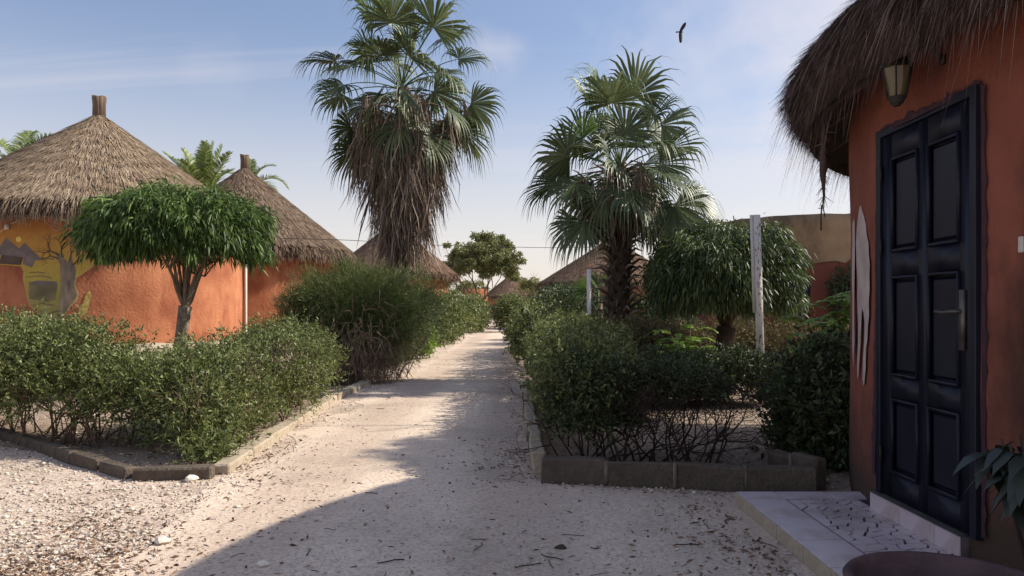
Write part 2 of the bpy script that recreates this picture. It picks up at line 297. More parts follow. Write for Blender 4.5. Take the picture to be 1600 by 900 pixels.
V = o8[None] * sc[:, None] * rng.uniform(.7, 1.25, (n, 6, 1)); an = rng.uniform(0, 2 * pi, n); ca, sa = np.cos(an)[:, None], np.sin(an)[:, None]
V = np.stack([V[..., 0] * ca - V[..., 1] * sa, V[..., 0] * sa + V[..., 1] * ca, V[..., 2]], -1); V[..., 0] += x[:, None]; V[..., 1] += y[:, None]; V[..., 2] += (s * .12 + .004)[:, None]
mb = MB(); mb.add(V.reshape(-1, 3), (f8[None] + (np.arange(n) * 6)[:, None, None]).reshape(-1, 3)); tag(mb.build('gravel', M['pebble']), 'pale shell gravel strewn over the ground beside the path', 'gravel', kind='stuff')
# leaf litter
x, y = scatter(52000, 2.8, 20)
onp = (x > path_l(y)) & (x < path_r(y)); edge = 1.2 * np.exp(-((x - path_l(y) + .1) / .5) ** 2) + np.exp(-((x - path_r(y) - .1) / .45) ** 2); inb = inpoly(x, y, bedL) | inpoly(x, y, bedR)
keep = ~blocked(x, y) & (rng.random(len(x)) < np.where(inb, .7, .035 + .85 * edge.clip(0, 1) * (.55 + .45 * np.sin(x * 3 + y * 2.2)))); x, y = x[keep], y[keep]; n = len(x)
mb = MB(); d = rng.normal(size=(n, 3)); d[:, 2] *= .25
strips(mb, np.stack([x, y, rng.uniform(.008, .022, n)], -1), d, rng.uniform(.012, .055, n), rng.uniform(.005, .018, n), LEAF, droop=.1)
tag(mb.build('leaf_litter', M['litter']), 'brown dry leaf litter scattered along the kerbs', 'leaf litter', kind='stuff')
# twigs
mb = MB(); x, y = scatter(110, 2.9, 14, .7); k = ~blocked(x, y)
for X, Y in zip(x[k], y[k]):
    a = rng.uniform(0, 2 * pi); L = rng.uniform(.04, .17); p = np.array([X, Y, .012]); pts = [p]
    for _ in range(3): a += rng.normal(0, .45); p = p + np.array([math.cos(a), math.sin(a), 0]) * L / 3; pts.append(p)
    tube(mb, pts, rng.uniform(.0015, .0035), 4)
tag(mb.build('fallen_twigs', M['twig_dark']), 'thin dry twigs fallen all over the sandy path', 'twigs', kind='stuff')
def rock(c, r, label, m='pebble'):
    bm = bmesh.new(); bmesh.ops.create_icosphere(bm, subdivisions=2, radius=1)
    sd = rng.uniform(0, 9, 3)
    for v in bm.verts:
        k = 1 + .18 * math.sin(v.co.x * 3 + sd[0]) + .14 * math.sin(v.co.y * 4 + sd[1]) + .1 * math.sin(v.co.z * 5 + sd[2]); v.co = Vector((v.co.x * r * k, v.co.y * r * .8 * k, v.co.z * r * .55 * k))
    me = bpy.data.meshes.new('stone'); bm.to_mesh(me); bm.free(); me.materials.append(M[m]); o = link('stone', me); o.location = (c[0], c[1], r * .35); tag(o, label, 'stone')
rock(G(300, 752), .055, 'pale stone lying in front of the corner of the left kerb')
rock(G(262, 747), .03, 'small white stone just left of the pale stone by the left kerb')
rock(G(255, 850), .05, 'tan flat stone in the sunlit gravel at lower left')
rock(G(412, 885), .035, 'grey stone in the shaded path near the bottom edge')
rock(G(875, 858), .03, 'dark lump lying on the shaded path in front of the porch', 'bark_dark')
rock(G(142, 620), .05, 'pale stone inside the left bed between the hedge stems')
# ------------------------------------------------------------------ kerbs
def kerb(name, pts, h, w, seg, m, label, group=None, gap=.012):
    pts = [np.array(p[:2]) for p in pts]; t = thing(name, (*pts[0], 0), label, 'kerb', group)
    for a, b in zip(pts[:-1], pts[1:]):
        L = np.linalg.norm(b - a); n = max(1, round(L / seg)); u = (b - a) / L
        for i in range(n):
            c = a + u * L * (i + .5) / n; bm = bmesh.new(); bmesh.ops.create_cube(bm, size=1)
            hh = h * rng.uniform(.86, 1.08)
            for v in bm.verts: v.co = Vector((v.co.x * (L / n - gap) + rng.uniform(-.006, .006), v.co.y * w + rng.uniform(-.014, .014), v.co.z * (hh + .05) + rng.uniform(-.012, .012)))
            bmesh.ops.bevel(bm, geom=list(bm.edges), offset=.014, segments=1, affect='EDGES')
            me = bpy.data.meshes.new('kerb_block'); bm.to_mesh(me); bm.free(); me.materials.append(M[m]); o = link('kerb_block', me, t)
            o.location = (c[0] - pts[0][0], c[1] - pts[0][1], (hh - .05) / 2); o.rotation_euler = (rng.uniform(-.02, .02), rng.uniform(-.015, .015), math.atan2(u[1], u[0]) + rng.uniform(-.02, .02))
        for i in range(1, n):
            if h < .15: break
            c = a + u * L * i / n; mb_ = MB(); box(mb_, (c[0], c[1], h / 2 - .01), (.028, w + .012, h * .98), math.atan2(u[1], u[0]), .004); mb_.build('mortar', M['mortar'], t)
    return t
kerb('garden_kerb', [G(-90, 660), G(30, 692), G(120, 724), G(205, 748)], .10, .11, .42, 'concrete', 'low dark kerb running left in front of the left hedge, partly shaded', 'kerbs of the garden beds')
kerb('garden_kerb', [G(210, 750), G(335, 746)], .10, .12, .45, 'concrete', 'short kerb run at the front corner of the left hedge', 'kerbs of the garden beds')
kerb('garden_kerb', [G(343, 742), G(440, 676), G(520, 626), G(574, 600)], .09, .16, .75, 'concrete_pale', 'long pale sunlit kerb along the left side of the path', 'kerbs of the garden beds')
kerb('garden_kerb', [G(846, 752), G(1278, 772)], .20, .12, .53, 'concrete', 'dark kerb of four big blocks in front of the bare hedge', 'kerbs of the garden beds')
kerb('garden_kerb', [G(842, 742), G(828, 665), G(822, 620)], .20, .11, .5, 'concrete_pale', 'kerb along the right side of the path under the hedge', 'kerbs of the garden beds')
kerb('garden_kerb', [(2.32, 5.5), (2.13, 6.05)], .24, .10, .3, 'concrete', 'kerb run going back beside the flowering bush', 'kerbs of the garden beds')
# ------------------------------------------------------------------ huts
def cyl_wall(mb, cx, cy, R, z0, z1, seg=96, thick=.25, hole=None, nz=12, topf=None):
    a = np.linspace(0, 2 * pi, seg + 1)[:-1]; zs = np.linspace(z0, z1, nz + 1)
    if hole: a0, a1, h0, h1 = hole; a = np.sort(np.concatenate([a[~((a > a0 - .01) & (a < a1 + .01))], np.linspace(a0, a1, 7)])); zs = np.sort(np.unique(np.concatenate([zs, [h0, h1]])))
    n = len(a); V = []
    for r in (R, R - thick):
        for k, z in enumerate(zs):
            zz = np.full(n, z) if (topf is None or k < len(zs) - 1) else z + topf(a)
            rr = r + .006 * np.sin(a * 7 + z * 3) + .004 * np.sin(a * 17 - z * 5); V.append(np.stack([cx + rr * np.cos(a), cy + rr * np.sin(a), zz], -1))
    m = len(zs); V = np.concatenate(V); q = []
    for k in range(m - 1):
        for i in range(n):
            j = (i + 1) % n
            if hole and a[i] >= a0 - 1e-6 and a[j] <= a1 + 1e-6 and j > i and zs[k] >= h0 - 1e-6 and zs[k + 1] <= h1 + 1e-6: continue
            q.append([k * n + i, k * n + j, (k + 1) * n + j, (k + 1) * n + i]); o = m * n
            q.append([o + k * n + j, o + k * n + i, o + (k + 1) * n + i, o + (k + 1) * n + j])
    for i in range(n):
        j = (i + 1) % n; k = m - 1; q.append([k * n + i, k * n + j, m * n + k * n + j, m * n + k * n + i])
    mb.add(V, q)
def roof_core(mb, cx, cy, Re, ez, az, th, seg=72, sag=.0):
    a = np.linspace(0, 2 * pi, seg + 1)[:-1]; rows = []
    for t in np.linspace(0.02, 1, 14): rows.append((Re * t, az - (az - ez) * (t - sag * math.sin(pi * t))))
    rows.append((Re - .10, ez - th)); rows.append((.3, az - (az - ez) - th + (az - ez) * .93))
    V = np.concatenate([np.stack([cx + r * np.cos(a) * (1 + .004 * np.sin(9 * a)), cy + r * np.sin(a), np.full(seg, z)], -1) for r, z in rows]); q = []
    for k in range(len(rows) - 1):
        for i in range(seg): j = (i + 1) % seg; q.append([k * seg + i, (k + 1) * seg + i, (k + 1) * seg + j, k * seg + j])
    mb.add(V, q)
def thatch_blades(mb, cx, cy, Re, ez, az, n, L, w, sag=0, t0=.03, arc=None, lift=.05, spread=.12):
    t = np.sqrt(rng.uniform(t0 ** 2, 1, n)); a = rng.uniform(0, 2 * pi, n) if arc is None else rng.uniform(arc[0], arc[1], n)
    r = Re * t; z = az - (az - ez) * (t - sag * np.sin(pi * t)); out = np.stack([np.cos(a), np.sin(a), 0 * a], -1); slope = (az - ez) / Re
    dn = norm(out - np.array([0, 0, 1]) * slope); nrm = norm(out * slope + np.array([0, 0, 1])); tan = np.stack([-np.sin(a), np.cos(a), 0 * a], -1)
    D = norm(dn + tan * (rng.normal(0, spread, (n, 1)) + (spread * 1.3 * np.sin(a * 47 + 5 * np.sin(r * 4)) * np.sin(r * 9 + a * 11))[:, None]) + nrm * rng.uniform(0, lift * 2, (n, 1))); Pn = np.stack([cx + r * np.cos(a), cy + r * np.sin(a), z], -1) + nrm * (rng.uniform(.0, lift, (n, 1)) + ((t * 10 + .25 * np.sin(a * 9) + .15 * np.sin(a * 23)) % 1 * .03)[:, None]) - dn * (L * .62)
    side = norm(np.cross(D, nrm)); Ls = L * rng.uniform(.5, 1.2, n); Ls = np.where(r > Re - L * .5, Ls * .8, Ls)
    strips(mb, Pn, D, Ls, w * rng.uniform(.5, 1.4, n), STRAW, side)
def fringe(mb, cx, cy, Re, ez, n, L, w, slope=.7, th=.25, arc=None, curl=.6):
    a = rng.uniform(0, 2 * pi, n) if arc is None else rng.uniform(arc[0], arc[1], n); k = rng.random(n)
    cl_ = .5 + .5 * np.sin(a * 31 + np.sin(a * 13) * 2) * np.sin(a * 57 + 1)          # tufts
    out = np.stack([np.cos(a), np.sin(a), 0 * a], -1); tan = np.stack([-np.sin(a), np.cos(a), 0 * a], -1)
    Pn = np.stack([cx + (Re - .08 - .18 * k) * np.cos(a), cy + (Re - .08 - .18 * k) * np.sin(a), ez - th * k + .10], -1)
    D = norm(out * rng.uniform(.25, 1.0, (n, 1)) * (1 - .6 * k[:, None]) - np.array([0, 0, 1]) * rng.uniform(.5, 1.1, (n, 1)) + tan * rng.normal(0, .16, (n, 1)))
    strips(mb, Pn, D, L * rng.uniform(.35, 1, n) * (.65 + .5 * cl_), w * rng.uniform(.5, 1.3, n), ((0, 1), (.5, .8), (1, .15)), norm(np.cross(D, out + rng.normal(0, .3, (n, 3)))), droop=curl * rng.random(n))
def hut(cx, cy, R, Re, ez, az, label, wz0=.0, thm='thatch', wm_='terra', nb=30000, L=.4, w=.03, fr=5000, fl=.35, fw=.02, plinth=.45, finial=True, group='round thatched huts', seg=96, th=.28, sag=0):
    t = thing('thatched_hut', (cx, cy, 0), label, 'hut', group); mb = MB(); cyl_wall(mb, cx, cy, R, wz0, ez + .15, seg); wl = mb.build('wall', M[wm_], t, smooth=True)
    if plinth: mb = MB(); cyl_wall(mb, cx, cy, R + .28, 0, plinth, seg, .27, nz=1, topf=lambda a: .02 * np.sin(a * 23)); mb.build('plinth', M['concrete_pale'], t)
    mb = MB(); roof_core(mb, cx, cy, Re - .04, ez - .04, az - .05, th, sag=sag); rf = mb.build('roof', M['thatch_core'], t)
    mb = MB(); thatch_blades(mb, cx, cy, Re, ez, az, nb, L, w, sag); o = mb.build('thatch', M[thm], rf, kind='stuff')
    mb = MB(); fringe(mb, cx, cy, Re, ez, fr, fl, fw, th=th); mb.build('straw_fringe', M[thm], rf, kind='stuff')
    if finial:
        mb = MB(); r0 = finial if finial is not True else .16; hgt = r0 * 3.1
        for i in range(9):
            a = i * 2 * pi / 9; rr = r0 * .62; tube(mb, [(cx + rr * math.cos(a), cy + rr * math.sin(a), az - .25), (cx + rr * .9 * math.cos(a), cy + rr * .9 * math.sin(a), az + hgt * .5), (cx + rr * 1.1 * math.cos(a), cy + rr * 1.1 * math.sin(a), az + hgt * rng.uniform(.88, 1.02))], r0 * .42, 6)
        mb.build('roof_post', M['wood'], t)
    return t, wl
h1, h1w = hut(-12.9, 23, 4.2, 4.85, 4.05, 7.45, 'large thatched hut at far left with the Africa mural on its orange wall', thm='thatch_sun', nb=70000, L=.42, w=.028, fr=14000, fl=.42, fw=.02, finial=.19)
h2, _ = hut(-12.2, 33.6, 4.2, 4.95, 3.9, 7.87, 'thatched hut behind the mushroom-shaped tree, second from the left', nb=45000, L=.45, w=.035, fr=9000, fl=.42, fw=.026, finial=.19, th=.35)
h3, _ = hut(-9.05, 56, 4.2, 5.0, 3.95, 8.0, 'thatched hut half hidden behind the tall palm, beyond the dark hedge', thm='thatch_far', nb=26000, L=.5, w=.06, fr=4500, fl=.4, fw=.045, plinth=0, seg=64)
h4, _ = hut(-.05, 125, 4.2, 5.0, 3.6, 7.5, 'tiny thatched hut at the far end of the path', thm='thatch_far', nb=12000, L=.6, w=.12, fr=1500, fl=.55, fw=.1, plinth=0, seg=48)
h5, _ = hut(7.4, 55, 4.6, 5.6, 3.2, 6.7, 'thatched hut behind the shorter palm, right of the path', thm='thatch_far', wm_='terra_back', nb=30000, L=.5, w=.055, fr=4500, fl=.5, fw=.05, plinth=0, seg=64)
# ------------------------------------------------------------------ near hut, its door, lamp and porch
NX, NY, NR = 6.2, 4.155, 3.9
t = thing('thatched_hut', (NX, NY, 0), 'near hut at right with the navy door and shaggy dark thatch', 'hut', 'round thatched huts'); nh = t
da = .128
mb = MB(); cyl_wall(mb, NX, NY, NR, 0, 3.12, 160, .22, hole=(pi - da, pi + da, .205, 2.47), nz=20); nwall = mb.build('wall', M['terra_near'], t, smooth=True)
mb = MB(); roof_core(mb, NX, NY, 4.31, 2.92, 5.84, .26, 120); rf = mb.build('roof', M['thatch_core'], t)
arc = (R_(105), R_(262))
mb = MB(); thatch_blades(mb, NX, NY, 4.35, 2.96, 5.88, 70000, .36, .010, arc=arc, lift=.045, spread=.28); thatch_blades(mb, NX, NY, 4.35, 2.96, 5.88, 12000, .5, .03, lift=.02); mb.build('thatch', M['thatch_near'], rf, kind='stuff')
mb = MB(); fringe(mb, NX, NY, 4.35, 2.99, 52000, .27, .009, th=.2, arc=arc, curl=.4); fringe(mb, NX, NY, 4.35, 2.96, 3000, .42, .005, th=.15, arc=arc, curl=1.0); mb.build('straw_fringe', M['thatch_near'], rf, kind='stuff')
for a in np.linspace(R_(112), R_(250), 13):          # rafters under the eave
    mb = MB(); c, s_ = math.cos(a), math.sin(a); tube(mb, [(NX + 3.6 * c, NY + 3.6 * s_, 3.05), (NX + 4.18 * c, NY + 4.18 * s_, 2.72)], [.04, .032], 8); mb.build('rafter', M['wood'], t)
for rr_, zz in ((4.08, 2.78), (3.98, 2.84)):
    mb = MB(); aa = np.linspace(R_(100), R_(262), 40); tube(mb, np.stack([NX + rr_ * np.cos(aa), NY + rr_ * np.sin(aa), np.full(40, zz)], -1), .022, 6); mb.build('eave_batten', M['wood'], t)
def bbox_obj(name, c, s, m, parent, bev=.004):
    bm = bmesh.new(); bmesh.ops.create_cube(bm, size=1)
    for v in bm.verts: v.co = Vector((v.co.x * s[0], v.co.y * s[1], v.co.z * s[2]))
    if bev: bmesh.ops.bevel(bm, geom=list(bm.edges), offset=min(bev, min(s) * .45), segments=1, affect='EDGES')
    me = bpy.data.meshes.new(name); bm.to_mesh(me); bm.free(); me.materials.append(m); o = link(name, me, parent)
    w = WL[parent.name] if parent else (0, 0, 0); o.location = (c[0] - w[0], c[1] - w[1], c[2] - w[2])
    if parent is not None and parent.location.length > 0 and parent.parent is not None: o.location = Vector(o.location) - parent.location
    return o
DX = 2.315
# frame: two jambs and head
y0, y1, z0, z1 = 3.655, 4.655, .205, 2.475
bbox_obj('door_frame', (DX + .035, y0 + .025, (z0 + z1) / 2), (.10, .05, z1 - z0), M['door'], t)
bbox_obj('door_frame', (DX + .035, y1 - .025, (z0 + z1) / 2), (.10, .05, z1 - z0), M['door'], t)
bbox_obj('door_frame', (DX + .035, (y0 + y1) / 2, z1 - .025), (.098, y1 - y0 - .1, .05), M['door'], t)
# leaf: stiles and rails with recessed fielded panels
ly0, ly1, lz0, lz1 = y0 + .053, y1 - .053, z0 + .008, z1 - .053
cols_ = [(3.80, 4.10), (4.19, 4.49)]; rows_ = [(.36, .82), (.95, 1.56), (1.70, 2.28)]
mb = MB(); xf, xb = DX + .0, DX + .045
def slab(y_a, y_b, z_a, z_b, x_a=xf, x_b=xb): box(mb, ((x_a + x_b) / 2, (y_a + y_b) / 2, (z_a + z_b) / 2), (x_b - x_a, y_b - y_a, z_b - z_a))
ye = [ly0] + [v for c in cols_ for v in c] + [ly1]
for i in (0, 2, 4): slab(ye[i], ye[i + 1], lz0, lz1)
ze = [lz0] + [v for r in rows_ for v in r] + [lz1]
for (ya, yb) in cols_:
    for i in (0, 2, 4, 6): slab(ya + .0005, yb - .0005, ze[i], ze[i + 1], xf + .001)
dl = mb.build('door', M['door'], t); dl['label'] = 'navy six-panel door'
for (ya, yb) in cols_:
    for (za, zb) in rows_:
        bm = bmesh.new(); xs = [DX + .026, DX + .026, DX + .008, DX + .008]; ins = [0, .028, .045, .06]; rings = []
        for xx, s_ in zip(xs, ins): rings.append([bm.verts.new((xx - NX, yy - NY, zz)) for yy, zz in ((ya + s_, za + s_), (yb - s_, za + s_), (yb - s_, zb - s_), (ya + s_, zb - s_))])
        for r0, r1 in zip(rings[:-1], rings[1:]):
            for i in range(4): bm.faces.new((r0[i], r0[(i + 1) % 4], r1[(i + 1) % 4], r1[i]))
        bm.faces.new(rings[-1]); me = bpy.data.meshes.new('door_panel'); bm.to_mesh(me); bm.free(); me.materials.append(M['door']); link('door_panel', me, dl)
        mb = MB(); e = .012          # raised moulding round the panel
        for (c, s_) in (((ya + .012, (za + zb) / 2), (.016, zb - za - .008)), ((yb - .012, (za + zb) / 2), (.016, zb - za - .008)), (((ya + yb) / 2, za + .012), (yb - ya - .04, .016)), (((ya + yb) / 2, zb - .012), (yb - ya - .04, .016))):
            box(mb, (DX + .002, c[0], c[1]), (.024, s_[0], s_[1]))
        mb.build('moulding', M['door'], dl)
mb = MB(); box(mb, (DX - .010, 3.765, 1.30), (.018, .036, .31)); mb.build('lock_plate', M['metal'], dl)
mb = MB(); tube(mb, [(DX - .01, 3.765, 1.345), (DX - .055, 3.765, 1.345), (DX - .062, 3.80, 1.343), (DX - .06, 3.86, 1.338), (DX - .058, 3.925, 1.345)], [.011, .010, .010, .009, .011], 8); mb.build('door_handle', M['metal'], dl, smooth=True)
for zz in (.45, 1.75, 2.2):
    mb = MB(); tube(mb, [(DX - .012, y1 - .056, zz - .05), (DX - .012, y1 - .056, zz + .05)], .009, 8); mb.build('hinge', M['iron'], dl)
# map points of the photograph onto a round wall (where the paint sits on it)
def on_cyl(px, py, cx, cy, R):
    dx = (px - CX) / F; a = dx * dx + 1; b = -2 * (dx * cx + cy); c = cx * cx + cy * cy - R * R; dsc = max(b * b - 4 * a * c, 0); Y = (-b - math.sqrt(dsc)) / (2 * a)
    return Vector((dx * Y, Y, H - (py - CY) / F * Y))
def decal(name, poly, m, parent, cyl, off, cuts=4, target=6):
    cx, cy, R = cyl; bm = bmesh.new(); vs = [bm.verts.new((p[0], p[1], 0)) for p in poly]
    for tr in geometry.tessellate_polygon([[Vector((p[0], p[1], 0)) for p in poly]]):
        try: bm.faces.new([vs[i] for i in tr])
        except ValueError: pass
    for _ in range(5):
        ed = [e for e in bm.edges if e.calc_length() > target]
        if not ed: break
        bmesh.ops.subdivide_edges(bm, edges=ed, cuts=1); bmesh.ops.triangulate(bm, faces=bm.faces[:])
    w = WL[parent.name]
    for v in bm.verts:
        p = on_cyl(v.co.x, v.co.y, cx, cy, R + off); v.co = Vector((p.x - w[0], p.y - w[1], p.z - w[2]))
    me = bpy.data.meshes.new(name); bm.to_mesh(me); bm.free(); me.materials.append(m); return link(name, me, parent)
NC = (NX, NY, NR)
def rag(pts, j): return [(p[0] + random.uniform(-j, j), p[1] + random.uniform(-j, j)) for p in pts]
decal('paint_stain', [(1337.5, 378), (1339, 355), (1341, 338), (1343, 324), (1345, 320), (1347, 330), (1350, 338), (1353, 352), (1354, 366), (1357, 380), (1357.5, 398), (1359, 412), (1358.5, 430), (1358.8, 452), (1357.5, 470), (1357.8, 492), (1356, 510), (1355, 532), (1353, 545), (1352.5, 575), (1350.5, 598), (1348.8, 603), (1347.5, 592), (1348.6, 560), (1350.5, 530), (1350.8, 505), (1349, 488), (1347, 482), (1346, 496), (1345, 520), (1343.6, 548), (1342, 572), (1341, 588), (1339.6, 592), (1339.2, 570), (1340.8, 535), (1341, 505), (1339.5, 470), (1340, 440), (1338.2, 410)], M['stain'], nwall, NC, .012, target=8)
decal('paint_stain', [(1332, 350), (1335, 340), (1336, 380), (1335, 440), (1334, 480), (1335, 530), (1333, 575), (1331.5, 540), (1332, 470), (1331, 420)], M['stain'], nwall, NC, .012, target=8)
def smear(pts, wfun, nm='paint_smear', m='smear'):
    ys_ = np.array(pts, float); L = []; Rr = []
    n = 40; tq = np.linspace(0, 1, n); X = np.interp(tq, np.linspace(0, 1, len(ys_)), ys_[:, 0]); Y = np.interp(tq, np.linspace(0, 1, len(ys_)), ys_[:, 1])
    d = np.gradient(np.stack([X, Y], -1), axis=0); nn = norm(np.stack([-d[:, 1], d[:, 0]], -1)); wd = np.abs(rng.normal(0, 1, n)) * wfun * .6 + wfun * .5
    A = np.stack([X, Y], -1) - nn * 3; B = np.stack([X, Y], -1) + nn * wd[:, None]
    mb = MB(); V = [on_cyl(*p, NX, NY, NR + .011) for p in np.concatenate([A, B])]; i = np.arange(n - 1); mb.add([tuple(v) for v in V], np.stack([i, i + 1, n + i + 1, n + i], -1)); return mb.build(nm, M[m], nwall)
smear([(1532, 132), (1377, 206)], 6)
smear([(1536, 840), (1537, 500), (1535, 132)], 4)
smear([(1371, 206), (1368, 500), (1364, 740)], 2)
# wall switch
o = bbox_obj('wall_switch', (on_cyl(1600, 382, *NC).x - .01, on_cyl(1600, 382, *NC).y, on_cyl(1600, 382, *NC).z), (.02, .03, .075), M['plug'], None); tag(o, 'pale switch plate on the terracotta wall right of the door, at the picture edge', 'switch')
# lantern
lp = np.array([2.08, 3.98, 2.47]); t = thing('wall_lantern', tuple(lp), 'dark iron lantern with amber glass above the navy door under the thatch', 'lantern')
def prism_ring(mb, c, r0, r1, z0, z1, n=6, rot=0):
    a = np.arange(n) * 2 * pi / n + rot; V = np.concatenate([np.stack([c[0] + r * np.cos(a), c[1] + r * np.sin(a), np.full(n, c[2] + z)], -1) for r, z in ((r0, z0), (r1, z1))]); i = np.arange(n); j = (i + 1) % n; mb.add(V, np.stack([i, j, n + j, n + i], -1))
    V = np.vstack([V, [c[0], c[1], c[2] + z0], [c[0], c[1], c[2] + z1]]); mb.add(V, np.vstack([np.stack([j, i, np.full(n, 2 * n)], -1), np.stack([n + i, n + j, np.full(n, 2 * n + 1)], -1)]))
mb = MB(); prism_ring(mb, lp, .047, .078, .035, .185); mb.build('glass', M['glass'], t)
mb = MB(); prism_ring(mb, lp, .035, .052, .0, .034); prism_ring(mb, lp, .02, .03, -.014, 0); mb.build('lantern_base', M['iron'], t)
mb = MB(); prism_ring(mb, lp, .094, .088, .186, .202); prism_ring(mb, lp, .085, .03, .202, .262); prism_ring(mb, lp, .012, .012, .262, .30); mb.build('lantern_cap', M['iron'], t)
for i in range(6):
    a = i * pi / 3; mb = MB(); tube(mb, [lp + [.05 * math.cos(a), .05 * math.sin(a), .03], lp + [.082 * math.cos(a), .082 * math.sin(a), .19]], .0045, 5); mb.build('glazing_bar', M['iron'], t)
mb = MB(); tube(mb, [lp + [0, 0, .29], lp + [.03, -.01, .33], lp + [.12, -.03, .34], lp + [.19, -.04, .27], lp + [.215, -.045, .22]], .009, 7); box(mb, lp + [.222, -.045, .22], (.02, .03, .05)); mb.build('wall_bracket', M['iron'], t)
# straw tuft and dangling cord under eave
mb = MB(); c0 = P(1287, 190, 5.2); pts = [c0 + [rng.normal(0, .006), 0, -k * .075] for k in range(10)]; tube(mb, pts, [.012, .02, .016, .022, .03, .022, .012, .008, .005, .003], 6)
strips(mb, np.array(pts)[rng.integers(0, 8, 90)], rng.normal(size=(90, 3)) * [.5, .5, .3] - [0, 0, 1], .09, .006, STRAW)
tag(mb.build('hanging_cord', M['thatch_near']), 'frayed cord hanging from the eave left of the near hut', 'cord')
# porch slab
PXL, PXR, PY0, PY1, PZ = 1.56, 2.62, 1.9, 5.12, .09
t = thing('porch', (1.56, 3.5, 0), 'low tiled porch slab with broken-tile mosaic in front of the navy door', 'porch')
mb = MB(); box(mb, ((PXL + 2.62) / 2 + .006, (PY0 + PY1) / 2, (PZ - .012) / 2), (2.62 - PXL - .012, PY1 - PY0 - .012, PZ - .012)); mb.build('slab', M['grout'], t)
def tile(x0, x1, y0_, y1_, z0_, z1_, nm='tile', m='tile'): return bbox_obj(nm, ((x0 + x1) / 2, (y0_ + y1_) / 2, (z0_ + z1_) / 2), (x1 - x0, y1_ - y0_, z1_ - z0_), M[m], t, .0015)
yy = PY1 - .20; g = .008; bw = .27
tile(PXL, PXL + bw - g, yy + g, PY1, PZ - .012, PZ); xx = PXL + bw
for k in range(2): tile(xx, min(xx + .34 - g, 2.45), yy + g, PY1, PZ - .012, PZ); xx += .34
k = 0
while yy > PY0:
    tile(PXL, PXL + bw - g, max(yy - .44 + g, PY0), yy, PZ - .012, PZ); yy -= .44
yy = PY1
while yy > PY0: tile(PXL - .008, PXL - .0005, max(yy - .40 + g, PY0), yy, .0, PZ - .003, 'edge_tile', 'concrete_pale'); yy -= .40
yy = PY1 - .0
# broken-tile mosaic (cells of a jittered grid)
mx0, mx1, my0, my1 = PXL + bw + .008, 2.305, PY0 + .3, PY1 - .212
sx = .078; sd = []
for ix in range(int((mx1 - mx0) / sx) + 1):
    for iy in range(int((my1 - my0) / .084) + 1): sd.append((mx0 + (ix + .5 + rng.uniform(-.42, .42)) * sx, my0 + (iy + .5 + rng.uniform(-.42, .42)) * .084))
sd = np.array(sd)
def clip(poly, p, nn):
    out = []
    for i in range(len(poly)):
        a, b = poly[i], poly[(i + 1) % len(poly)]; da_, db = np.dot(a - p, nn), np.dot(b - p, nn)
        if da_ <= 0: out.append(a)
        if da_ * db < 0: out.append(a + (b - a) * da_ / (da_ - db))
    return out
cnt = 0
for i, s_ in enumerate(sd):
    poly = [np.array(v) for v in ((mx0, my0), (mx1, my0), (mx1, my1), (mx0, my1))]; dd = np.linalg.norm(sd - s_, axis=1)
    for j in np.argsort(dd)[1:18]:
        nn = (sd[j] - s_) / dd[j]; poly = clip(poly, (s_ + sd[j]) / 2 - nn * rng.uniform(.0018, .0085), nn)
        if len(poly) < 3: break
    if len(poly) < 3 or cnt > 290: continue
    n = len(poly); zt = PZ + rng.uniform(-.003, 0); V = [(v[0], v[1], zt) for v in poly] + [(v[0], v[1], PZ - .011) for v in poly]
    bm = bmesh.new(); bv = [bm.verts.new((v[0] - 1.56, v[1] - 3.5, v[2])) for v in V]; bm.faces.new(bv[:n])
    for k in range(n): bm.faces.new((bv[k], bv[n + k], bv[n + (k + 1) % n], bv[(k + 1) % n]))
    bm.normal_update(); me = bpy.data.meshes.new('mosaic_tile'); bm.to_mesh(me); bm.free(); me.materials.append(M['tile']); link('mosaic_tile', me, t); cnt += 1
# tiled threshold riser
mb = MB(); box(mb, (2.3525, 4.225, .142), (.115, .95, .124)); mb.build('threshold', M['grout'], t)
for (a, b) in ((3.76, 3.985), (3.99, 4.345), (4.35, 4.70)): tile(2.286, 2.294, a, b, PZ - .004, .197, 'riser_tile')
tile(2.274, 2.36, 3.75, 4.70, .1975, .2045, 'threshold_strip', 'grout')
# big clay basin
c = np.array([1.57, 2.62, 0]); t = thing('clay_basin', c, 'wide purple-brown clay basin standing at the lower right corner', 'basin')
prof = [(.22, 0), (.30, .06), (.385, .2), (.43, .35), (.445, .44), (.452, .468), (.44, .482), (.415, .482), (.40, .465), (.385, .35), (.33, .16), (.2, .07), (.0, .06)]
prof = [(r_ * .79, z_ * .79) for r_, z_ in prof]; a = np.linspace(0, 2 * pi, 73)[:-1]; V = np.concatenate([np.stack([c[0] + r * np.cos(a) * (1 + .01 * np.sin(3 * a)), c[1] + r * np.sin(a), np.full(72, z)], -1) for r, z in prof]); q = []
for k in range(len(prof) - 1):
    for i in range(72): j = (i + 1) % 72; q.append([k * 72 + i, k * 72 + j, (k + 1) * 72 + j, (k + 1) * 72 + i])
mb = MB(); mb.add(V, q); mb.build('bowl', M['clay'], t, smooth=True)
mb = MB(); prism_ring(mb, (*c[:2], 0), .27, .27, .17, .18, 40); mb.build('soil', M['soil'], t)
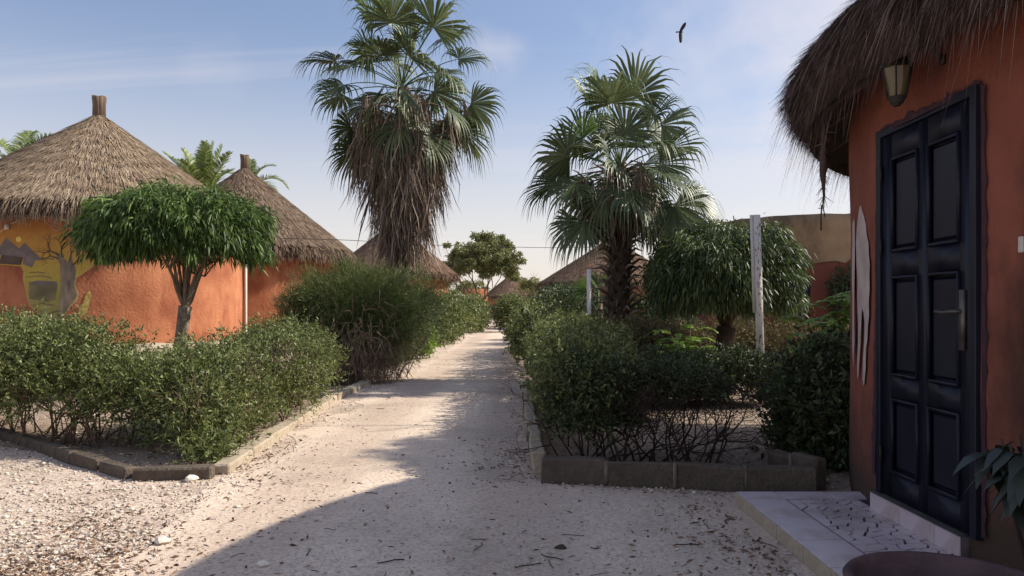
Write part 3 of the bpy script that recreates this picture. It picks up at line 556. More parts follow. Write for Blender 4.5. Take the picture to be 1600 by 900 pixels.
# ------------------------------------------------------------------ mural
HC = (-12.9, 23, 4.2)
def gradient_mat(name, stops, z0, z1):
    def f(n, l, out, co, b):
        s = n.new('ShaderNodeSeparateXYZ'); l.new(co.outputs['Object'], s.inputs[0]); no = n.new('ShaderNodeTexNoise'); no.inputs['Scale'].default_value = 2; no.inputs['Detail'].default_value = 6; l.new(co.outputs['Object'], no.inputs['Vector'])
        a_ = n.new('ShaderNodeMath'); a_.operation = 'MULTIPLY_ADD'; l.new(no.outputs['Fac'], a_.inputs[0]); a_.inputs[1].default_value = .8; l.new(s.outputs[2], a_.inputs[2])
        r = n.new('ShaderNodeMapRange'); r.inputs[1].default_value = z0 + .4; r.inputs[2].default_value = z1 + .4; l.new(a_.outputs[0], r.inputs[0]); c_ = n.new('ShaderNodeValToRGB'); e = c_.color_ramp.elements
        while len(e) < len(stops): e.new(.5)
        for i, (p_, cc) in enumerate(stops): e[i].position = p_; e[i].color = (*cc, 1)
        l.new(r.outputs[0], c_.inputs[0]); mm = n.new('ShaderNodeMixRGB'); mm.blend_type = 'MULTIPLY'; mm.inputs[0].default_value = .5; l.new(c_.outputs[0], mm.inputs[1]); l.new(out, mm.inputs[2]); return mm.outputs[0]
    return nmat(name, [(.7, .7, .7), (1, 1, 1)], 6, .95, .5, 20, extra=f)
M['m_sky'] = gradient_mat('mural sunset paint', [(0, (.32, .27, .10)), (.30, (.40, .33, .09)), (.45, (.50, .37, .08)), (.7, (.54, .30, .07)), (1, (.46, .19, .06))], 0, 2.5)
M['m_line'] = nmat('mural pale outline', [(.55, .33, .2), (.70, .5, .34)], 8, .95)
M['m_grey'] = nmat('mural grey paint', [(.13, .10, .10), (.24, .19, .17)], 4, .95)
M['m_dark'] = nmat('mural dark paint', [(.08, .055, .045), (.14, .10, .08)], 4, .95)
M['m_bark'] = nmat('mural bark paint', [(.13, .095, .08), (.30, .24, .17)], 9, .95, stretch=(1, 1, .3))
M['m_sun'] = nmat('mural sun paint', [(.72, .52, .10), (.8, .6, .15)], 4, .95)
M['m_drum'] = nmat('mural drum paint', [(.12, .10, .06), (.28, .23, .12)], 2, .95)
M['m_mada'] = nmat('mural yellow speckle', [(.20, .15, .05), (.62, .48, .15)], 14, .95)
af = [(-40, 405), (-30, 385), (-8, 372), (0, 364), (14, 352), (34, 343), (50, 341), (62, 342), (74, 350), (84, 360), (90, 361), (96, 355), (103, 368), (110, 376), (116, 389), (120, 393), (135, 394), (156, 392), (152, 404), (144, 417), (130, 427), (118, 435), (117, 446), (122, 458), (120, 468), (110, 478), (103, 487), (96, 505), (86, 522), (72, 524), (66, 505), (58, 490), (46, 475), (43, 466), (40, 450), (37, 436), (38, 424), (34, 417), (20, 415), (0, 414), (-20, 416), (-36, 412)]
t = thing('africa_mural', tuple(on_cyl(70, 500, *HC)), 'Africa-shaped sunset mural with baobab and drum painted on the orange wall', 'mural')
decal('outline', [(72 + (p[0] - 72) * 1.022, 432 + (p[1] - 432) * 1.018) for p in af], M['m_line'], t, HC, .008)
decal('sunset_ground', af, M['m_sky'], t, HC, .014)
decal('painted_sun', [(29 + 4.5 * math.cos(k * pi / 6), 374 + 4.5 * math.sin(k * pi / 6)) for k in range(12)], M['m_sun'], t, HC, .02)
decal('painted_hut', [(-6, 392), (8, 373), (10, 371), (12, 374), (28, 387), (52, 399), (40, 402), (0, 398)], M['m_grey'], t, HC, .02)
decal('painted_hut', [(2, 398), (36, 402), (32, 414), (-2, 412)], M['m_dark'], t, HC, .024)
decal('painted_hut', [(30, 388), (38, 379), (48, 389), (66, 406), (54, 407), (50, 418), (36, 413), (37, 400)], M['m_grey'], t, HC, .022)
decal('painted_trunk', [(84, 518), (90, 495), (94, 470), (95, 440), (94, 415), (90, 402), (85, 394), (92, 396), (100, 404), (106, 410), (112, 400), (113, 408), (118, 420), (117, 435), (115, 446), (120, 462), (108, 478), (100, 490), (94, 512)], M['m_bark'], t, HC, .022)
decal('painted_drum', [(45, 441), (60, 438.5), (88, 440), (90, 446), (86, 468), (74, 472), (46, 467)], M['m_drum'], t, HC, .018)
decal('painted_drum', [(45, 441), (60, 438.5), (88, 440), (89, 443), (70, 445), (48, 444)], M['m_grey'], t, HC, .022)
def mline(pts, w0, w1, nm='painted_branch', m='m_dark', off=.026):
    pts = np.array(pts, float); n = len(pts); d = np.gradient(pts, axis=0); nn = norm(np.stack([-d[:, 1], d[:, 0]], -1)); wd = np.linspace(w0, w1, n)[:, None] / 2
    return [(tuple(a_), tuple(b_)) for a_, b_ in zip(pts + nn * wd, pts - nn * wd)]
mb = MB()
def put(rib, off=.026):
    V = []; 
    for a_, b_ in rib: V += [tuple(on_cyl(*a_, HC[0], HC[1], HC[2] + off)), tuple(on_cyl(*b_, HC[0], HC[1], HC[2] + off))]
    i = np.arange(len(rib) - 1) * 2; mb.add(V, np.stack([i, i + 1, i + 3, i + 2], -1))
def mtree(p, a, L, w, dep):
    if dep == 0 or L < 1.6: return
    q_ = [p]; aa = a
    for _ in range(3): aa += random.uniform(-.28, .28); q_.append((q_[-1][0] + math.cos(aa) * L / 3, q_[-1][1] + math.sin(aa) * L / 3))
    put(mline(q_, w, w * .6))
    for s_ in (-1, 1): mtree(q_[-1], aa + s_ * random.uniform(.35, .8), L * random.uniform(.6, .8), w * .6, dep - 1)
for args in (((92, 398), -2.55, 14, 3.2), ((98, 402), -1.75, 13, 3), ((108, 408), -1.1, 13, 2.6), ((114, 414), -.55, 14, 2.4), ((90, 404), -2.9, 12, 2.4)): mtree(args[0], args[1], args[2], args[3], 5)
mb.build('painted_branches', M['m_dark'], t)
decal('painted_island', [(139, 453), (143, 460), (140, 475), (136, 488), (126, 497), (123, 490), (124, 478), (130, 474), (133, 464)], M['m_mada'], t, HC, .014)
for i, (pts) in enumerate([[(46, 426), (60, 425), (70, 427)], [(60, 405), (72, 403), (84, 405)], [(40, 433), (64, 431), (80, 434)], [(48, 478), (64, 474), (84, 477)], [(56, 492), (74, 490), (90, 486)]]):
    mb = MB(); put(mline(pts, 1.2, 2.2), .02); mb.build('painted_shade', M['m_drum'], t)
bbox = on_cyl(11, 355, *HC); mb = MB(); box(mb, tuple(bbox + Vector((.03, -.05, 0))), (.10, .06, .13)); tag(mb.build('wall_socket', M['white']), 'small pale box fixed on the wall at the mural edge', 'box')
# annexe wall, downpipe, low wall between the first two huts
mb = MB(); box(mb, (-9.62, 25.2, 1.75), (.62, .3, 3.7), rz=.1); tag(mb.build('garden_wall', M['terra']), 'tall orange wall joining the two left huts behind the mushroom-shaped tree', 'wall')
mb = MB(); a_, b_ = P(384, 518, 25), P(384, 392, 25); tube(mb, [a_ - [0, 0, .3], a_, b_], .045, 10); tag(mb.build('downpipe', M['white']), 'white vertical pipe between the two left huts', 'pipe')
mb = MB(); box(mb, (*P(430, 525, 26)[:2], .33), (2.6, .35, .66)); tag(mb.build('low_wall', M['terra_back']), 'low reddish wall in front of the second hut from the left', 'wall')
# hut ruin without a roof at right behind the posts
bx, by, bR = (1280 - 800) / F * 24.8, 24.8, 4.9
t = thing('round_building', (bx, by, 0), 'roofless round building with bare mud parapet behind the right tree', 'building')
dang = -pi / 2 - .13
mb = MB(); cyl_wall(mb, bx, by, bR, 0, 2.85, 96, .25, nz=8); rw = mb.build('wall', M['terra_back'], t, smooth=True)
mb = MB(); cyl_wall(mb, bx, by, bR + .03, 2.851, 4.0, 120, .3, nz=4, topf=lambda a: .02 * np.sin(a * 5) + .012 * np.sin(a * 31) + .012 * np.sin(a * 83)); 
a = np.linspace(0, 2 * pi, 121); zlow = 2.86 - .14 * np.abs(np.sin(a * 9 + np.sin(a * 21))) - .08 * np.abs(np.sin(a * 37)); V = np.concatenate([np.stack([bx + (bR + .032) * np.cos(a), by + (bR + .032) * np.sin(a), z], -1) for z in (np.full(121, 2.9), zlow)]); i = np.arange(120); mb.add(V, np.stack([i, i + 1, 121 + i + 1, 121 + i], -1))
mb.build('parapet', M['mud'], t)
pd = on_cyl(1259, 470, bx, by, bR + .02); box_ = MB(); box(box_, (pd.x, pd.y + .03, 1.1), (.62, .12, 2.5)); box_.build('door', M['door'], t)
mb = MB(); box(mb, (pd.x, pd.y + .06, 2.38), (.8, .14, .10)); mb.build('lintel', M['terra_back'], t)
t = thing('garden_wall', (*P(1090, 500, 21)[:2], 0), 'low ochre block wall under the right round tree', 'wall')
c = P(1085, 500, 21)
for r in range(7):
    for k in range(7):
        bo = bbox_obj('block', (c[0] - 1.4 + k * .46 + (.23 if r % 2 else 0), c[1] + rng.uniform(-.01, .01), .12 + r * .225), (.445, .2, .213), M['mud'] if (k + r) % 4 else M['terra_back'], t, .008)
# ------------------------------------------------------------------ vegetation builders
def grow(mb, p, d, L, r, dep, spread=.5, nb=2, up=.15, n=4, seg=3, tips=None, shrink=.72, rs=.62):
    p = np.array(p, float); d = norm(d); pts = [p]; rad = [r]
    for k in range(seg):
        d = norm(d + rng.normal(0, .11, 3) + np.array([0, 0, up * .3])); p = p + d * L / seg; pts.append(p); rad.append(r * (1 - (1 - rs) * (k + 1) / seg))
    tube(mb, pts, rad, n, cap=False)
    if dep <= 0:
        if tips is not None: tips.append((p, d))
        return
    for b in range(nb if rng.random() > .25 else nb + 1):
        dd = norm(d + rng.normal(0, spread, 3) + np.array([0, 0, up])); grow(mb, p if b < nb else pts[-2], dd, L * shrink * rng.uniform(.8, 1.2), r * rs, dep - 1, spread, nb, up, max(3, n - 1), max(2, seg - 1), tips, shrink, rs)
def shell(n, c, r, power=2.4, lo=-1, lump=.10, k=None, thick=.22, seed=0):
    """points and outward directions in the outer layer of a lumpy rounded box / ellipsoid"""
    d = rng.normal(size=(int(n * 1.8), 3)); d = d / (np.abs(d) ** power).sum(1, keepdims=True) ** (1 / power)
    d = d[d[:, 2] > lo][:n]; f = 1 + lump * (np.sin(d[:, 0] * 5 + seed) * np.cos(d[:, 1] * 6 + seed * 2) + .7 * np.sin(d[:, 2] * 8 + d[:, 0] * 9 + seed * 3))
    f = f * (1 + lump * .6 * np.sin(d[:, 0] * 13 + seed * 5) * np.sin(d[:, 1] * 11 + d[:, 2] * 12)); depth = 1 - thick * rng.random(len(d)) ** 1.6; return np.array(c) + d * np.array(r) * (f * depth)[:, None], norm(d / np.array(r))
def clumpy(Pn, Dn, frac=.5, size=.12):
    """pull part of the points towards clump centres"""
    n = len(Pn); k = max(6, n // 90); idx = rng.integers(0, n, k); ci = rng.integers(0, k, n); m = rng.random(n) < frac
    Q = Pn.copy(); Q[m] = Pn[idx[ci[m]]] + rng.normal(0, size, (m.sum(), 3)); E = Dn.copy(); E[m] = norm(Dn[idx[ci[m]]] * .6 + norm(Q[m] - Pn[idx[ci[m]]]) * .7); return Q, E
def leaves(mb, Pn, Dn, L, w, rnd=.7, prof=LEAF, droop=0., updir=.0, fold=0., sprig=0):
    if sprig:          # leaves sit along short shoots
        k = max(1, len(Pn) // sprig); Pn = Pn[:k]; Dn = Dn[:k]; A = norm(Dn + rng.normal(0, .55, Dn.shape) + np.array([0, 0, updir + .25])); SL = L * rng.gamma(6, .5, k).clip(1, 6)
        u = rng.random((k, sprig)); Pn = (Pn[:, None] + A[:, None] * (SL[:, None] * u)[..., None]).reshape(-1, 3); Dn = (np.repeat(A[:, None], sprig, 1) * .7 + norm(rng.normal(size=(k, sprig, 3)))).reshape(-1, 3); rnd = .15; updir = 0
        sc_ = np.repeat(rng.uniform(.75, 1.35, k), sprig); n = len(Pn); strips(mb, Pn, norm(Dn), L * sc_ * rng.uniform(.6, 1.2, n), w * sc_ * rng.uniform(.8, 1.2, n), prof, droop=droop, fold=.2); return
    D = norm(Dn + rng.normal(0, rnd, Dn.shape) + np.array([0, 0, updir])); n = len(Pn); strips(mb, Pn, D, L * rng.gamma(9, 1 / 9, n).clip(.4, 1.9), w * rng.uniform(.7, 1.4, n), prof, droop=droop, fold=fold)
# --- clipped ficus trees (mushroom crowns of long drooping leaves)
def ficus(base, top, r, fork, label, m, nleaf, cz, rz, lean=0, tr=.12, barkm='bark'):
    t = thing('round_topped_tree', base, label, 'tree', 'clipped round-topped trees'); b = np.array(base, float)
    mb = MB(); f = b + np.array([.06 + lean, 0, fork]); tube(mb, [b, b + [-.02, 0, fork * .35], b + [.02 + lean * .6, 0, fork * .7], f], [tr * 1.2, tr, tr * .92, tr * .98], 12); mb.build('trunk', M[barkm], t, smooth=True)
    for k in range(11):
        mb = MB(); a = k * pi / 5.5 + rng.uniform(-.3, .3); rd = rng.uniform(.2, .62); d = np.array([math.cos(a) * rd, math.sin(a) * rd, 1.0]); grow(mb, f - [0, 0, .06], d, (cz - fork) * .62, tr * .34, 4, .5, 2, .3, 7, 4, shrink=.66); mb.build('branch', M[barkm], t, smooth=True)
    c = b + [lean, 0, cz]; mb = MB()
    Pn, Dn = shell(nleaf, c, (r[0], r[1], rz), 2.3, -.62, .055, thick=.2, seed=3); Pn, Dn = clumpy(Pn, Dn, .55, .075)
    D = norm(Dn * .6 + rng.normal(0, .34, Dn.shape) - np.array([0, 0, .68])); n = len(Pn); L = rng.uniform(.07, .17, n)
    strips(mb, Pn, D, L, rng.uniform(.016, .028, n), LANCE, droop=.35, fold=.15)
    Pi, Di = shell(nleaf // 2, c, (r[0] * .84, r[1] * .84, rz * .84), 2.3, -.6, .05, thick=.7); strips(mb, Pi, rng.normal(size=Pi.shape) - [0, 0, 1], .13, .03, LANCE)
    mb.build('crown', M[m], t, kind=None)
b = P(280, 560, 12); ficus((b[0], 12, 0), 0, (1.34, 1.3), 1.42, 'mushroom-shaped clipped tree with pale trunk in front of the left huts', 'ficus', 17000, 2.63, .68, .04, .105)
b = P(1130, 560, 13.3); ficus((b[0], 13.3, 0), 0, (1.32, 1.3), 1.05, 'broad clipped tree with dark trunk behind the tall white post at right', 'ficus_dull', 24000, 1.93, .97, 0, .17, 'bark_dark')
# --- hedges and shrubs
def shrub(name, blobs, label, cat, m, nleaf, ll, lw, base, nst, sth, stemm='twig', group=None, spread=.45, sdep=3, flowers=0, fm='flower', rnd=.8, extra=None, updir=.25, lo=-.5, nb=2, inner=.35, prof=LEAF):
    t = thing(name, (*base[:2], 0), label, cat, group); mb = MB(); vol = np.array([b_[1][0] * b_[1][1] + b_[1][1] * b_[1][2] + b_[1][0] * b_[1][2] for b_ in blobs]); vol = vol / vol.sum(); allP = []
    for k, (c, r) in enumerate(blobs):
        n = int(nleaf * vol[k]); Pn, Dn = shell(n, c, r, 2.3 if prof is STRAW else 2.6, lo, .15, thick=.4, seed=k * 1.7 + len(label)); Pn, Dn = (clumpy(Pn, Dn, .6, .085) if prof is STRAW else (Pn, Dn)); pm = rng.permutation(len(Pn)); Pn, Dn = Pn[pm], Dn[pm]; allP.append(Pn)
        ok = Pn[:, 2] > .02; leaves(mb, Pn[ok], Dn[ok], ll, lw, rnd, prof, updir=updir, sprig=0 if prof is STRAW else 9)
        Pi, Di = shell(int(n * inner), c, np.array(r) * .8, 2.3, lo + .2, .08, thick=.8); ok = Pi[:, 2] > .05; leaves(mb, Pi[ok], Di[ok], ll * 1.2, lw * 1.4, 1.2, prof)
    mb.build('foliage', M[m], t)
    mb = MB()
    for k in range(nst):
        c, r = blobs[rng.choice(len(blobs), p=vol)]; bp_ = np.array([c[0] + rng.uniform(-.6, .6) * r[0], c[1] + rng.uniform(-.5, .5) * r[1], 0]); d = np.array([rng.normal(0, spread), rng.normal(0, spread), 1])
        grow(mb, bp_, d, sth * rng.uniform(.8, 1.2), rng.uniform(.008, .016), sdep, .5, nb, .15, 4, 3)
    mb.build('stems', M[stemm], t, kind='stuff')
    if flowers:
        AP = np.concatenate(allP); top = AP[(AP[:, 2] > np.percentile(AP[:, 2], 55))]; q_ = top[rng.integers(0, len(top), flowers)]; mb = MB()
        for k in range(5):
            a = k * 2 * pi / 5; D = np.array([math.cos(a), math.sin(a) , .25]); strips(mb, q_ + [0, 0, .015], np.tile(D, (flowers, 1)), .016, .013, LEAF)
        mb.build('flowers', M[fm], t)
    if extra: extra(t)
    return t
# left hedge: two shrubs behind the low kerb
shrub('hedge_shrub', [((-5.35, 7.9, .74), (.80, .62, .50)), ((-4.6, 7.6, .70), (.62, .6, .50)), ((-6.4, 8.5, .8), (.9, .6, .55)), ((-3.95, 7.35, .52), (.38, .42, .36))], 'leafy hedge shrub with small white flowers below the mural at far left', 'shrub', 'hedge', 52000, .040, .014, (-5, 7.8), 90, .30, flowers=70, stemm='twig', lo=-.75)
def dryclumps(t):
    mb = MB()
    for c in ((-2.75, 7.6, .78), (-2.6, 8.3, .85), (-2.5, 8.9, .6), (-3.0, 6.95, .55)):
        n = 260; Pn = np.array(c) + rng.normal(0, .09, (n, 3)); leaves(mb, Pn, rng.normal(size=(n, 3)), .045, .016, .5, droop=.4)
    mb.build('dry_leaves', M['palm_dead'], t, kind='stuff')
shrub('hedge_shrub', [((-3.1, 7.35, .50), (.68, .60, .44)), ((-2.95, 8.9, .62), (.60, .75, .46)), ((-3.1, 10.2, .66), (.62, .8, .50)), ((-2.80, 6.75, .32), (.30, .28, .28)), ((-3.3, 8.3, .5), (.6, .6, .46))], 'green hedge shrub at the kerb corner left of the path', 'shrub', 'hedge', 66000, .040, .014, (-3, 7.8), 70, .30, stemm='twig', lo=-.92, extra=dryclumps)
shrub('weed_clump', [((-2.62, 6.32, .10), (.17, .12, .12))], 'small bright weed clump growing at the left kerb corner', 'weeds', 'hedge', 900, .05, .012, (-2.62, 6.32), 10, .08, sdep=1, updir=.8)
shrub('low_groundcover', [((-6.6, 13.5, .25), (3.4, 2.2, .22)), ((-4.3, 11.5, .3), (1.2, 1.5, .3))], 'low green ground cover between the left hedge and the trunk', 'ground cover', 'hedge', 26000, .05, .02, (-6, 13), 20, .15, sdep=1)
# round feathery bush with a brown dead skirt
def deadskirt(t):
    mb = MB(); n = 1500; a = rng.normal(pi * 1.6, .6, n); c = np.array([-3.05, 14.3, .0]); rr = rng.uniform(.75, 1.12, n); z = np.abs(rng.normal(.35, .42, n)) + .08
    Pn = np.stack([c[0] + rr * np.cos(a) * (.85 + z * .3), c[1] + rr * np.sin(a) * (.9 + z * .35), z], -1); D = np.stack([np.cos(a) * .5, np.sin(a) * .5, -rng.uniform(.1, 1.4, n)], -1) + rng.normal(0, .5, (n, 3)); strips(mb, Pn, D, rng.uniform(.15, .42, n), .012, ((0, 1), (.5, .7), (1, .2)), droop=.3)
    mb.build('dead_twigs', M['twig_pale'], t)
shrub('round_bush', [((-2.98, 14.5, 1.22), (1.42, 1.3, .95)), ((-3.15, 14.5, 1.45), (1.1, 1.1, .75)), ((-3.0, 14.4, .75), (1.0, 1.0, .7)), ((-3.75, 14.5, 1.1), (.85, .9, .7))], 'big round feathery bush with brown dead twigs under it, left of the path', 'bush', 'feather', 62000, .11, .009, (-3.1, 14.5), 46, .45, stemm='twig_pale', rnd=.55, extra=deadskirt, prof=STRAW, lo=-.9, updir=.35)
# hedges further along the left side
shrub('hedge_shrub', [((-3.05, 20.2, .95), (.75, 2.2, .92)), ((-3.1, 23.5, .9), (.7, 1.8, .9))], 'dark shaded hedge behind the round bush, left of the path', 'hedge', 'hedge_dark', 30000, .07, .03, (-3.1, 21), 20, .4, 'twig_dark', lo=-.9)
shrub('small_bush', [((-2.45, 20.6, .45), (.24, .4, .38))], 'small yellow-green bush poking out at the foot of the dark hedge', 'bush', 'bright', 2200, .07, .03, (-2.45, 20.6), 5, .2, lo=-.9)
shrub('hedge_shrub', [((-2.95, 29.5, .85), (.7, 3.0, .95)), ((-3.1, 35, .85), (.65, 2, .85))], 'middle hedge on the left side of the path in front of the far tree', 'hedge', 'hedge', 20000, .10, .045, (-3, 31), 12, .4, 'twig_dark', lo=-.9)
shrub('hedge_shrub', [((-2.75, 47, .85), (.75, 6, 1.05)), ((-2.9, 60, .95), (.8, 5, 1.1))], 'farthest hedge on the left side of the path', 'hedge', 'hedge', 16000, .15, .07, (-2.8, 52), 8, .4, 'twig_dark', lo=-.9)
# right side of the path
shrub('hedge_shrub', [((.72, 8.3, .72), (.42, 1.7, .42)), ((.78, 11.3, .78), (.48, 1.9, .42)), ((.95, 9.7, .76), (.62, 1.3, .36)), ((.62, 6.9, .70), (.38, .8, .36))], 'bright clipped hedge along the right side of the path, sunlit on top', 'hedge', 'hedge', 70000, .04, .016, (.75, 9.5), 60, .34, 'twig_dark', group=None, lo=-.8)
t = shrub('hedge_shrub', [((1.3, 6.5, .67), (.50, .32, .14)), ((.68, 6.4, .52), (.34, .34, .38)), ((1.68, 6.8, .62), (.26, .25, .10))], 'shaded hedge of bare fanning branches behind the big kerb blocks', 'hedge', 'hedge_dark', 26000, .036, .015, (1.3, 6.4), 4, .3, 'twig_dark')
mb = MB()
for k in range(34):
    bp_ = np.array([.50 + k * .037 + rng.uniform(-.05, .05), 6.25 + rng.uniform(-.1, .2), 0]); grow(mb, bp_, [rng.normal(.18, .5), rng.normal(0, .3), 1], .27, .010, 6, .55, 2, .05, 5, 3, shrink=.74, rs=.66)
for k in range(130):
    bp_ = np.array([rng.uniform(.5, 2.0), 6.3 + rng.uniform(-.15, .25), .62 + rng.uniform(-.1, .1)]); grow(mb, bp_, [rng.normal(.3, .8), rng.normal(0, .4), -.3 + rng.normal(0, .5)], .16, .005, 2, .6, 2, .0, 3, 2)
mb.build('bare_branches', M['twig_dark'], t, kind='stuff')
shrub('hedge_shrub', [((1.95, 12.2, .70), (1.0, .5, .45)), ((2.5, 12.6, .65), (.6, .5, .4))], 'browning hedge behind the clipped hedge, in front of the shorter palm', 'hedge', 'hedge_brown', 24000, .045, .018, (2, 12.2), 14, .3, 'twig', lo=-.8)
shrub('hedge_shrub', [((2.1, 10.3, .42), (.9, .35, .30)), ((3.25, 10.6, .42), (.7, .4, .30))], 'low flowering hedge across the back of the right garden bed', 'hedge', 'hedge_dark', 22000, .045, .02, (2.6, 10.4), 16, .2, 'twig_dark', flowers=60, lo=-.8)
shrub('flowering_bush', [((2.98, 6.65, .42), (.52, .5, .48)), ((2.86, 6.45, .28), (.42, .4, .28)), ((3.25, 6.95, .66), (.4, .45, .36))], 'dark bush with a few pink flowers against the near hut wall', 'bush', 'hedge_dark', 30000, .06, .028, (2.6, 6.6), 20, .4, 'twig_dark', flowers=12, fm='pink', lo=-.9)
shrub('hedge_shrub', [((5.3, 16, .5), (2.6, .6, .55)), ((3.6, 15.5, .35), (1.2, .5, .35))], 'shaded hedge at the foot of the roofless round building', 'hedge', 'hedge_brown', 22000, .06, .025, (5, 16), 14, .25, 'twig_dark', lo=-.8)
shrub('small_bush', [((.98, 14.2, .95), (.42, .5, .42)), ((1.5, 13.4, .6), (.35, .4, .5))], 'small leafy bush beside the short white post, left of the shorter palm', 'bush', 'hedge', 9000, .055, .025, (1.0, 14.2), 10, .4, 'twig', lo=-.9)
shrub('hedge_shrub', [((.55, 22, .75), (.45, 5, .62)), ((.6, 16, .75), (.5, 1.8, .55))], 'lower dark hedge on the right side of the path further along', 'hedge', 'hedge', 24000, .08, .035, (.55, 20), 12, .3, 'twig_dark', lo=-.9)
shrub('small_bush', [((-1.3, 104, 1.0), (1.7, 2, 1.5))], 'small dark bush where the path ends in front of the tiny far hut', 'bush', 'hedge_dark', 5000, .2, .09, (-1.3, 104), 5, .5, 'twig_dark', lo=-.9)
shrub('topiary_bush', [((0.0, 46, 1.05), (.98, .98, 1.1))], 'round clipped bush at the far end of the path, in front of the tiny hut', 'bush', 'hedge', 9000, .10, .045, (0, 46), 6, .4, 'twig_dark', lo=-.9)
shrub('tall_shrub', [((1.75, 30, 1.05), (.8, 1.6, 1.1)), ((3.0, 31, 1.0), (1.2, 1.8, 1.0)), ((2.5, 34, 1.1), (1.2, 1.5, 1.2))], 'dark tall shrubs in front of the thatched hut right of the path', 'shrub', 'hedge_dark', 26000, .11, .05, (2.2, 31), 14, .6, 'twig_dark', lo=-.9)
shrub('tall_shrub', [((1.3, 62, 1.1), (1.0, 6, 1.3))], 'olive shrub by the tiny far hut, right of the path end', 'shrub', 'hedge_brown', 7000, .18, .08, (1.3, 62), 6, .6, 'twig_dark', lo=-.9)
shrub('tall_shrub', [((9.05, 19.8, 1.7), (.4, .45, .7))], 'dark round shrub against the roofless round building', 'shrub', 'hedge_dark', 5000, .07, .03, (9.05, 19.8), 5, .9, 'twig_dark', lo=-.9)
shrub('tall_shrub', [((3.5, 17.5, .9), (.9, .8, .9)), ((2.2, 18, .8), (.8, .8, .8))], 'shaded shrub behind the palm trunk and the right round tree', 'shrub', 'hedge_dark', 12000, .08, .035, (3, 17.6), 8, .5, 'twig_dark', lo=-.9)
# --- pinnate fronds (coconut palms and young feathery shrubs)
def pinnate(mb_r, mb_l, p, d, L, npair, ll, lw, droop, rr=.02, side0=None, vshape=.5, prof=LANCE, ldroop=.25):
    p = np.array(p, float); d = norm(d); m = 14; pts = [p]
    for k in range(m): d = norm(d + np.array([0, 0, -droop / m * (k + 2) / 6])); p = p + d * L / m; pts.append(p)
    pts = np.array(pts); tube(mb_r, pts, np.linspace(rr, rr * .25, m + 1), 5, cap=False); u = np.linspace(.12, 1, npair); I = u * m; i0 = np.minimum(I.astype(int), m - 1); c = pts[i0] + (pts[i0 + 1] - pts[i0]) * (I - i0)[:, None]; tg = norm(pts[i0 + 1] - pts[i0])
    sd_ = norm(np.cross(tg, [0, 0, 1])); upv = np.cross(sd_, tg)
    for s_ in (-1, 1):
        D = tg * (.45 + .5 * u[:, None]) + sd_ * s_ + upv * vshape * rng.uniform(.3, 1, (npair, 1)) + rng.normal(0, .08, (npair, 3)); Ls = ll * (np.sin(pi * np.clip(u * .85 + .12, 0, 1)) * .75 + .25) * rng.uniform(.85, 1.1, npair)
        strips(mb_l, c, D, Ls, lw, prof, side=norm(np.cross(norm(D), upv + rng.normal(0, .2, (npair, 3)))), droop=ldroop)
def coco(base, crown, fronds, label):
    t = thing('coconut_palm', (*base, 0), label, 'palm tree', 'coconut palms behind the huts'); b = np.array([*base, 0.]); c = np.array(crown, float); mb = MB(); tube(mb, [b, b * .6 + c * .4 + [.1, 0, 0], c], [.22, .15, .13], 10); mb.build('trunk', M['bark'], t)
    for (az_, el_, L, dr) in fronds:
        a, e = R_(az_), R_(el_); mr, ml = MB(), MB(); pinnate(mr, ml, c, [math.cos(a) * math.cos(e), math.sin(a) * math.cos(e), math.sin(e)], L, 95, .66, .040, dr, .03, vshape=.8); ml.f[4] += [f + mr.n for f in []]; o = ml.build('frond', M['coco'], t); mr.build('midrib', M['coco'], o)
c = P(318, 316, 31); coco(c[:2], c, [(178, 58, 2.7, .35), (165, 70, 2.5, .3), (5, 74, 2.5, .2), (-15, 64, 2.4, .4), (60, 60, 2.2, .6), (250, 60, 2.0, .5), (100, 85, 2.6, .2), (20, 82, 2.6, .2), (-60, 75, 2.3, .3)], 'bright coconut palm fronds between the two left huts')
c = P(388, 300, 41); coco(c[:2], c, [(5, 50, 2.6, 1.6), (170, 60, 2.4, 1.4), (40, 70, 2.4, 1.2), (-30, 35, 2.4, 1.5), (100, 75, 2.3, .9), (200, 30, 2, 1.5)], 'coconut palm behind the peak of the second hut')
c = P(30, 262, 31); coco(c[:2], c, [(5, 62, 2.6, 1.4), (30, 50, 2.6, 1.2), (170, 60, 2.4, 1.2), (100, 70, 2.4, 1.0), (200, 40, 2.4, 1.2)], 'coconut palm rising behind the left slope of the mural hut')
def feathery(base, tips, label, L=.34, seed=0):
    t = thing('feathery_shrub', (*base[:2], 0), label, 'shrub'); ms, ml, mr = MB(), MB(), MB()
    for tp in tips:
        tp = np.array(tp, float); b = np.array([base[0], base[1], 0.]); mid = (b + tp) / 2 + [rng.normal(0, .05), rng.normal(0, .05), .08]; pts = np.array([b, mid, tp]); tube(ms, pts, [.012, .009, .005], 5)
        for k in range(16):
            u = rng.uniform(.35, 1); p = (b * (1 - u) ** 2 + 2 * mid * u * (1 - u) + tp * u * u); a = rng.uniform(0, 2 * pi); pinnate(mr, ml, p, [math.cos(a), math.sin(a), .55], L * rng.uniform(.7, 1.1), 13, .095, .040, .9, .004, prof=LEAF, vshape=.1)
    ms.build('stems', M['twig'], t); ml.build('leaflets', M['bright'], t); mr.build('leaf_stalks', M['bright'], t)
B = P(1062, 560, 11.2); feathery(B, [P(px, py, 11.2 + rng.uniform(-.3, .3)) for px, py in ((1045, 515), (1080, 508), (1062, 528), (1075, 548), (1045, 552), (1092, 545), (1100, 570), (1055, 565))], 'small yellow-green feathery shrub between the hedges of the right garden', .42)
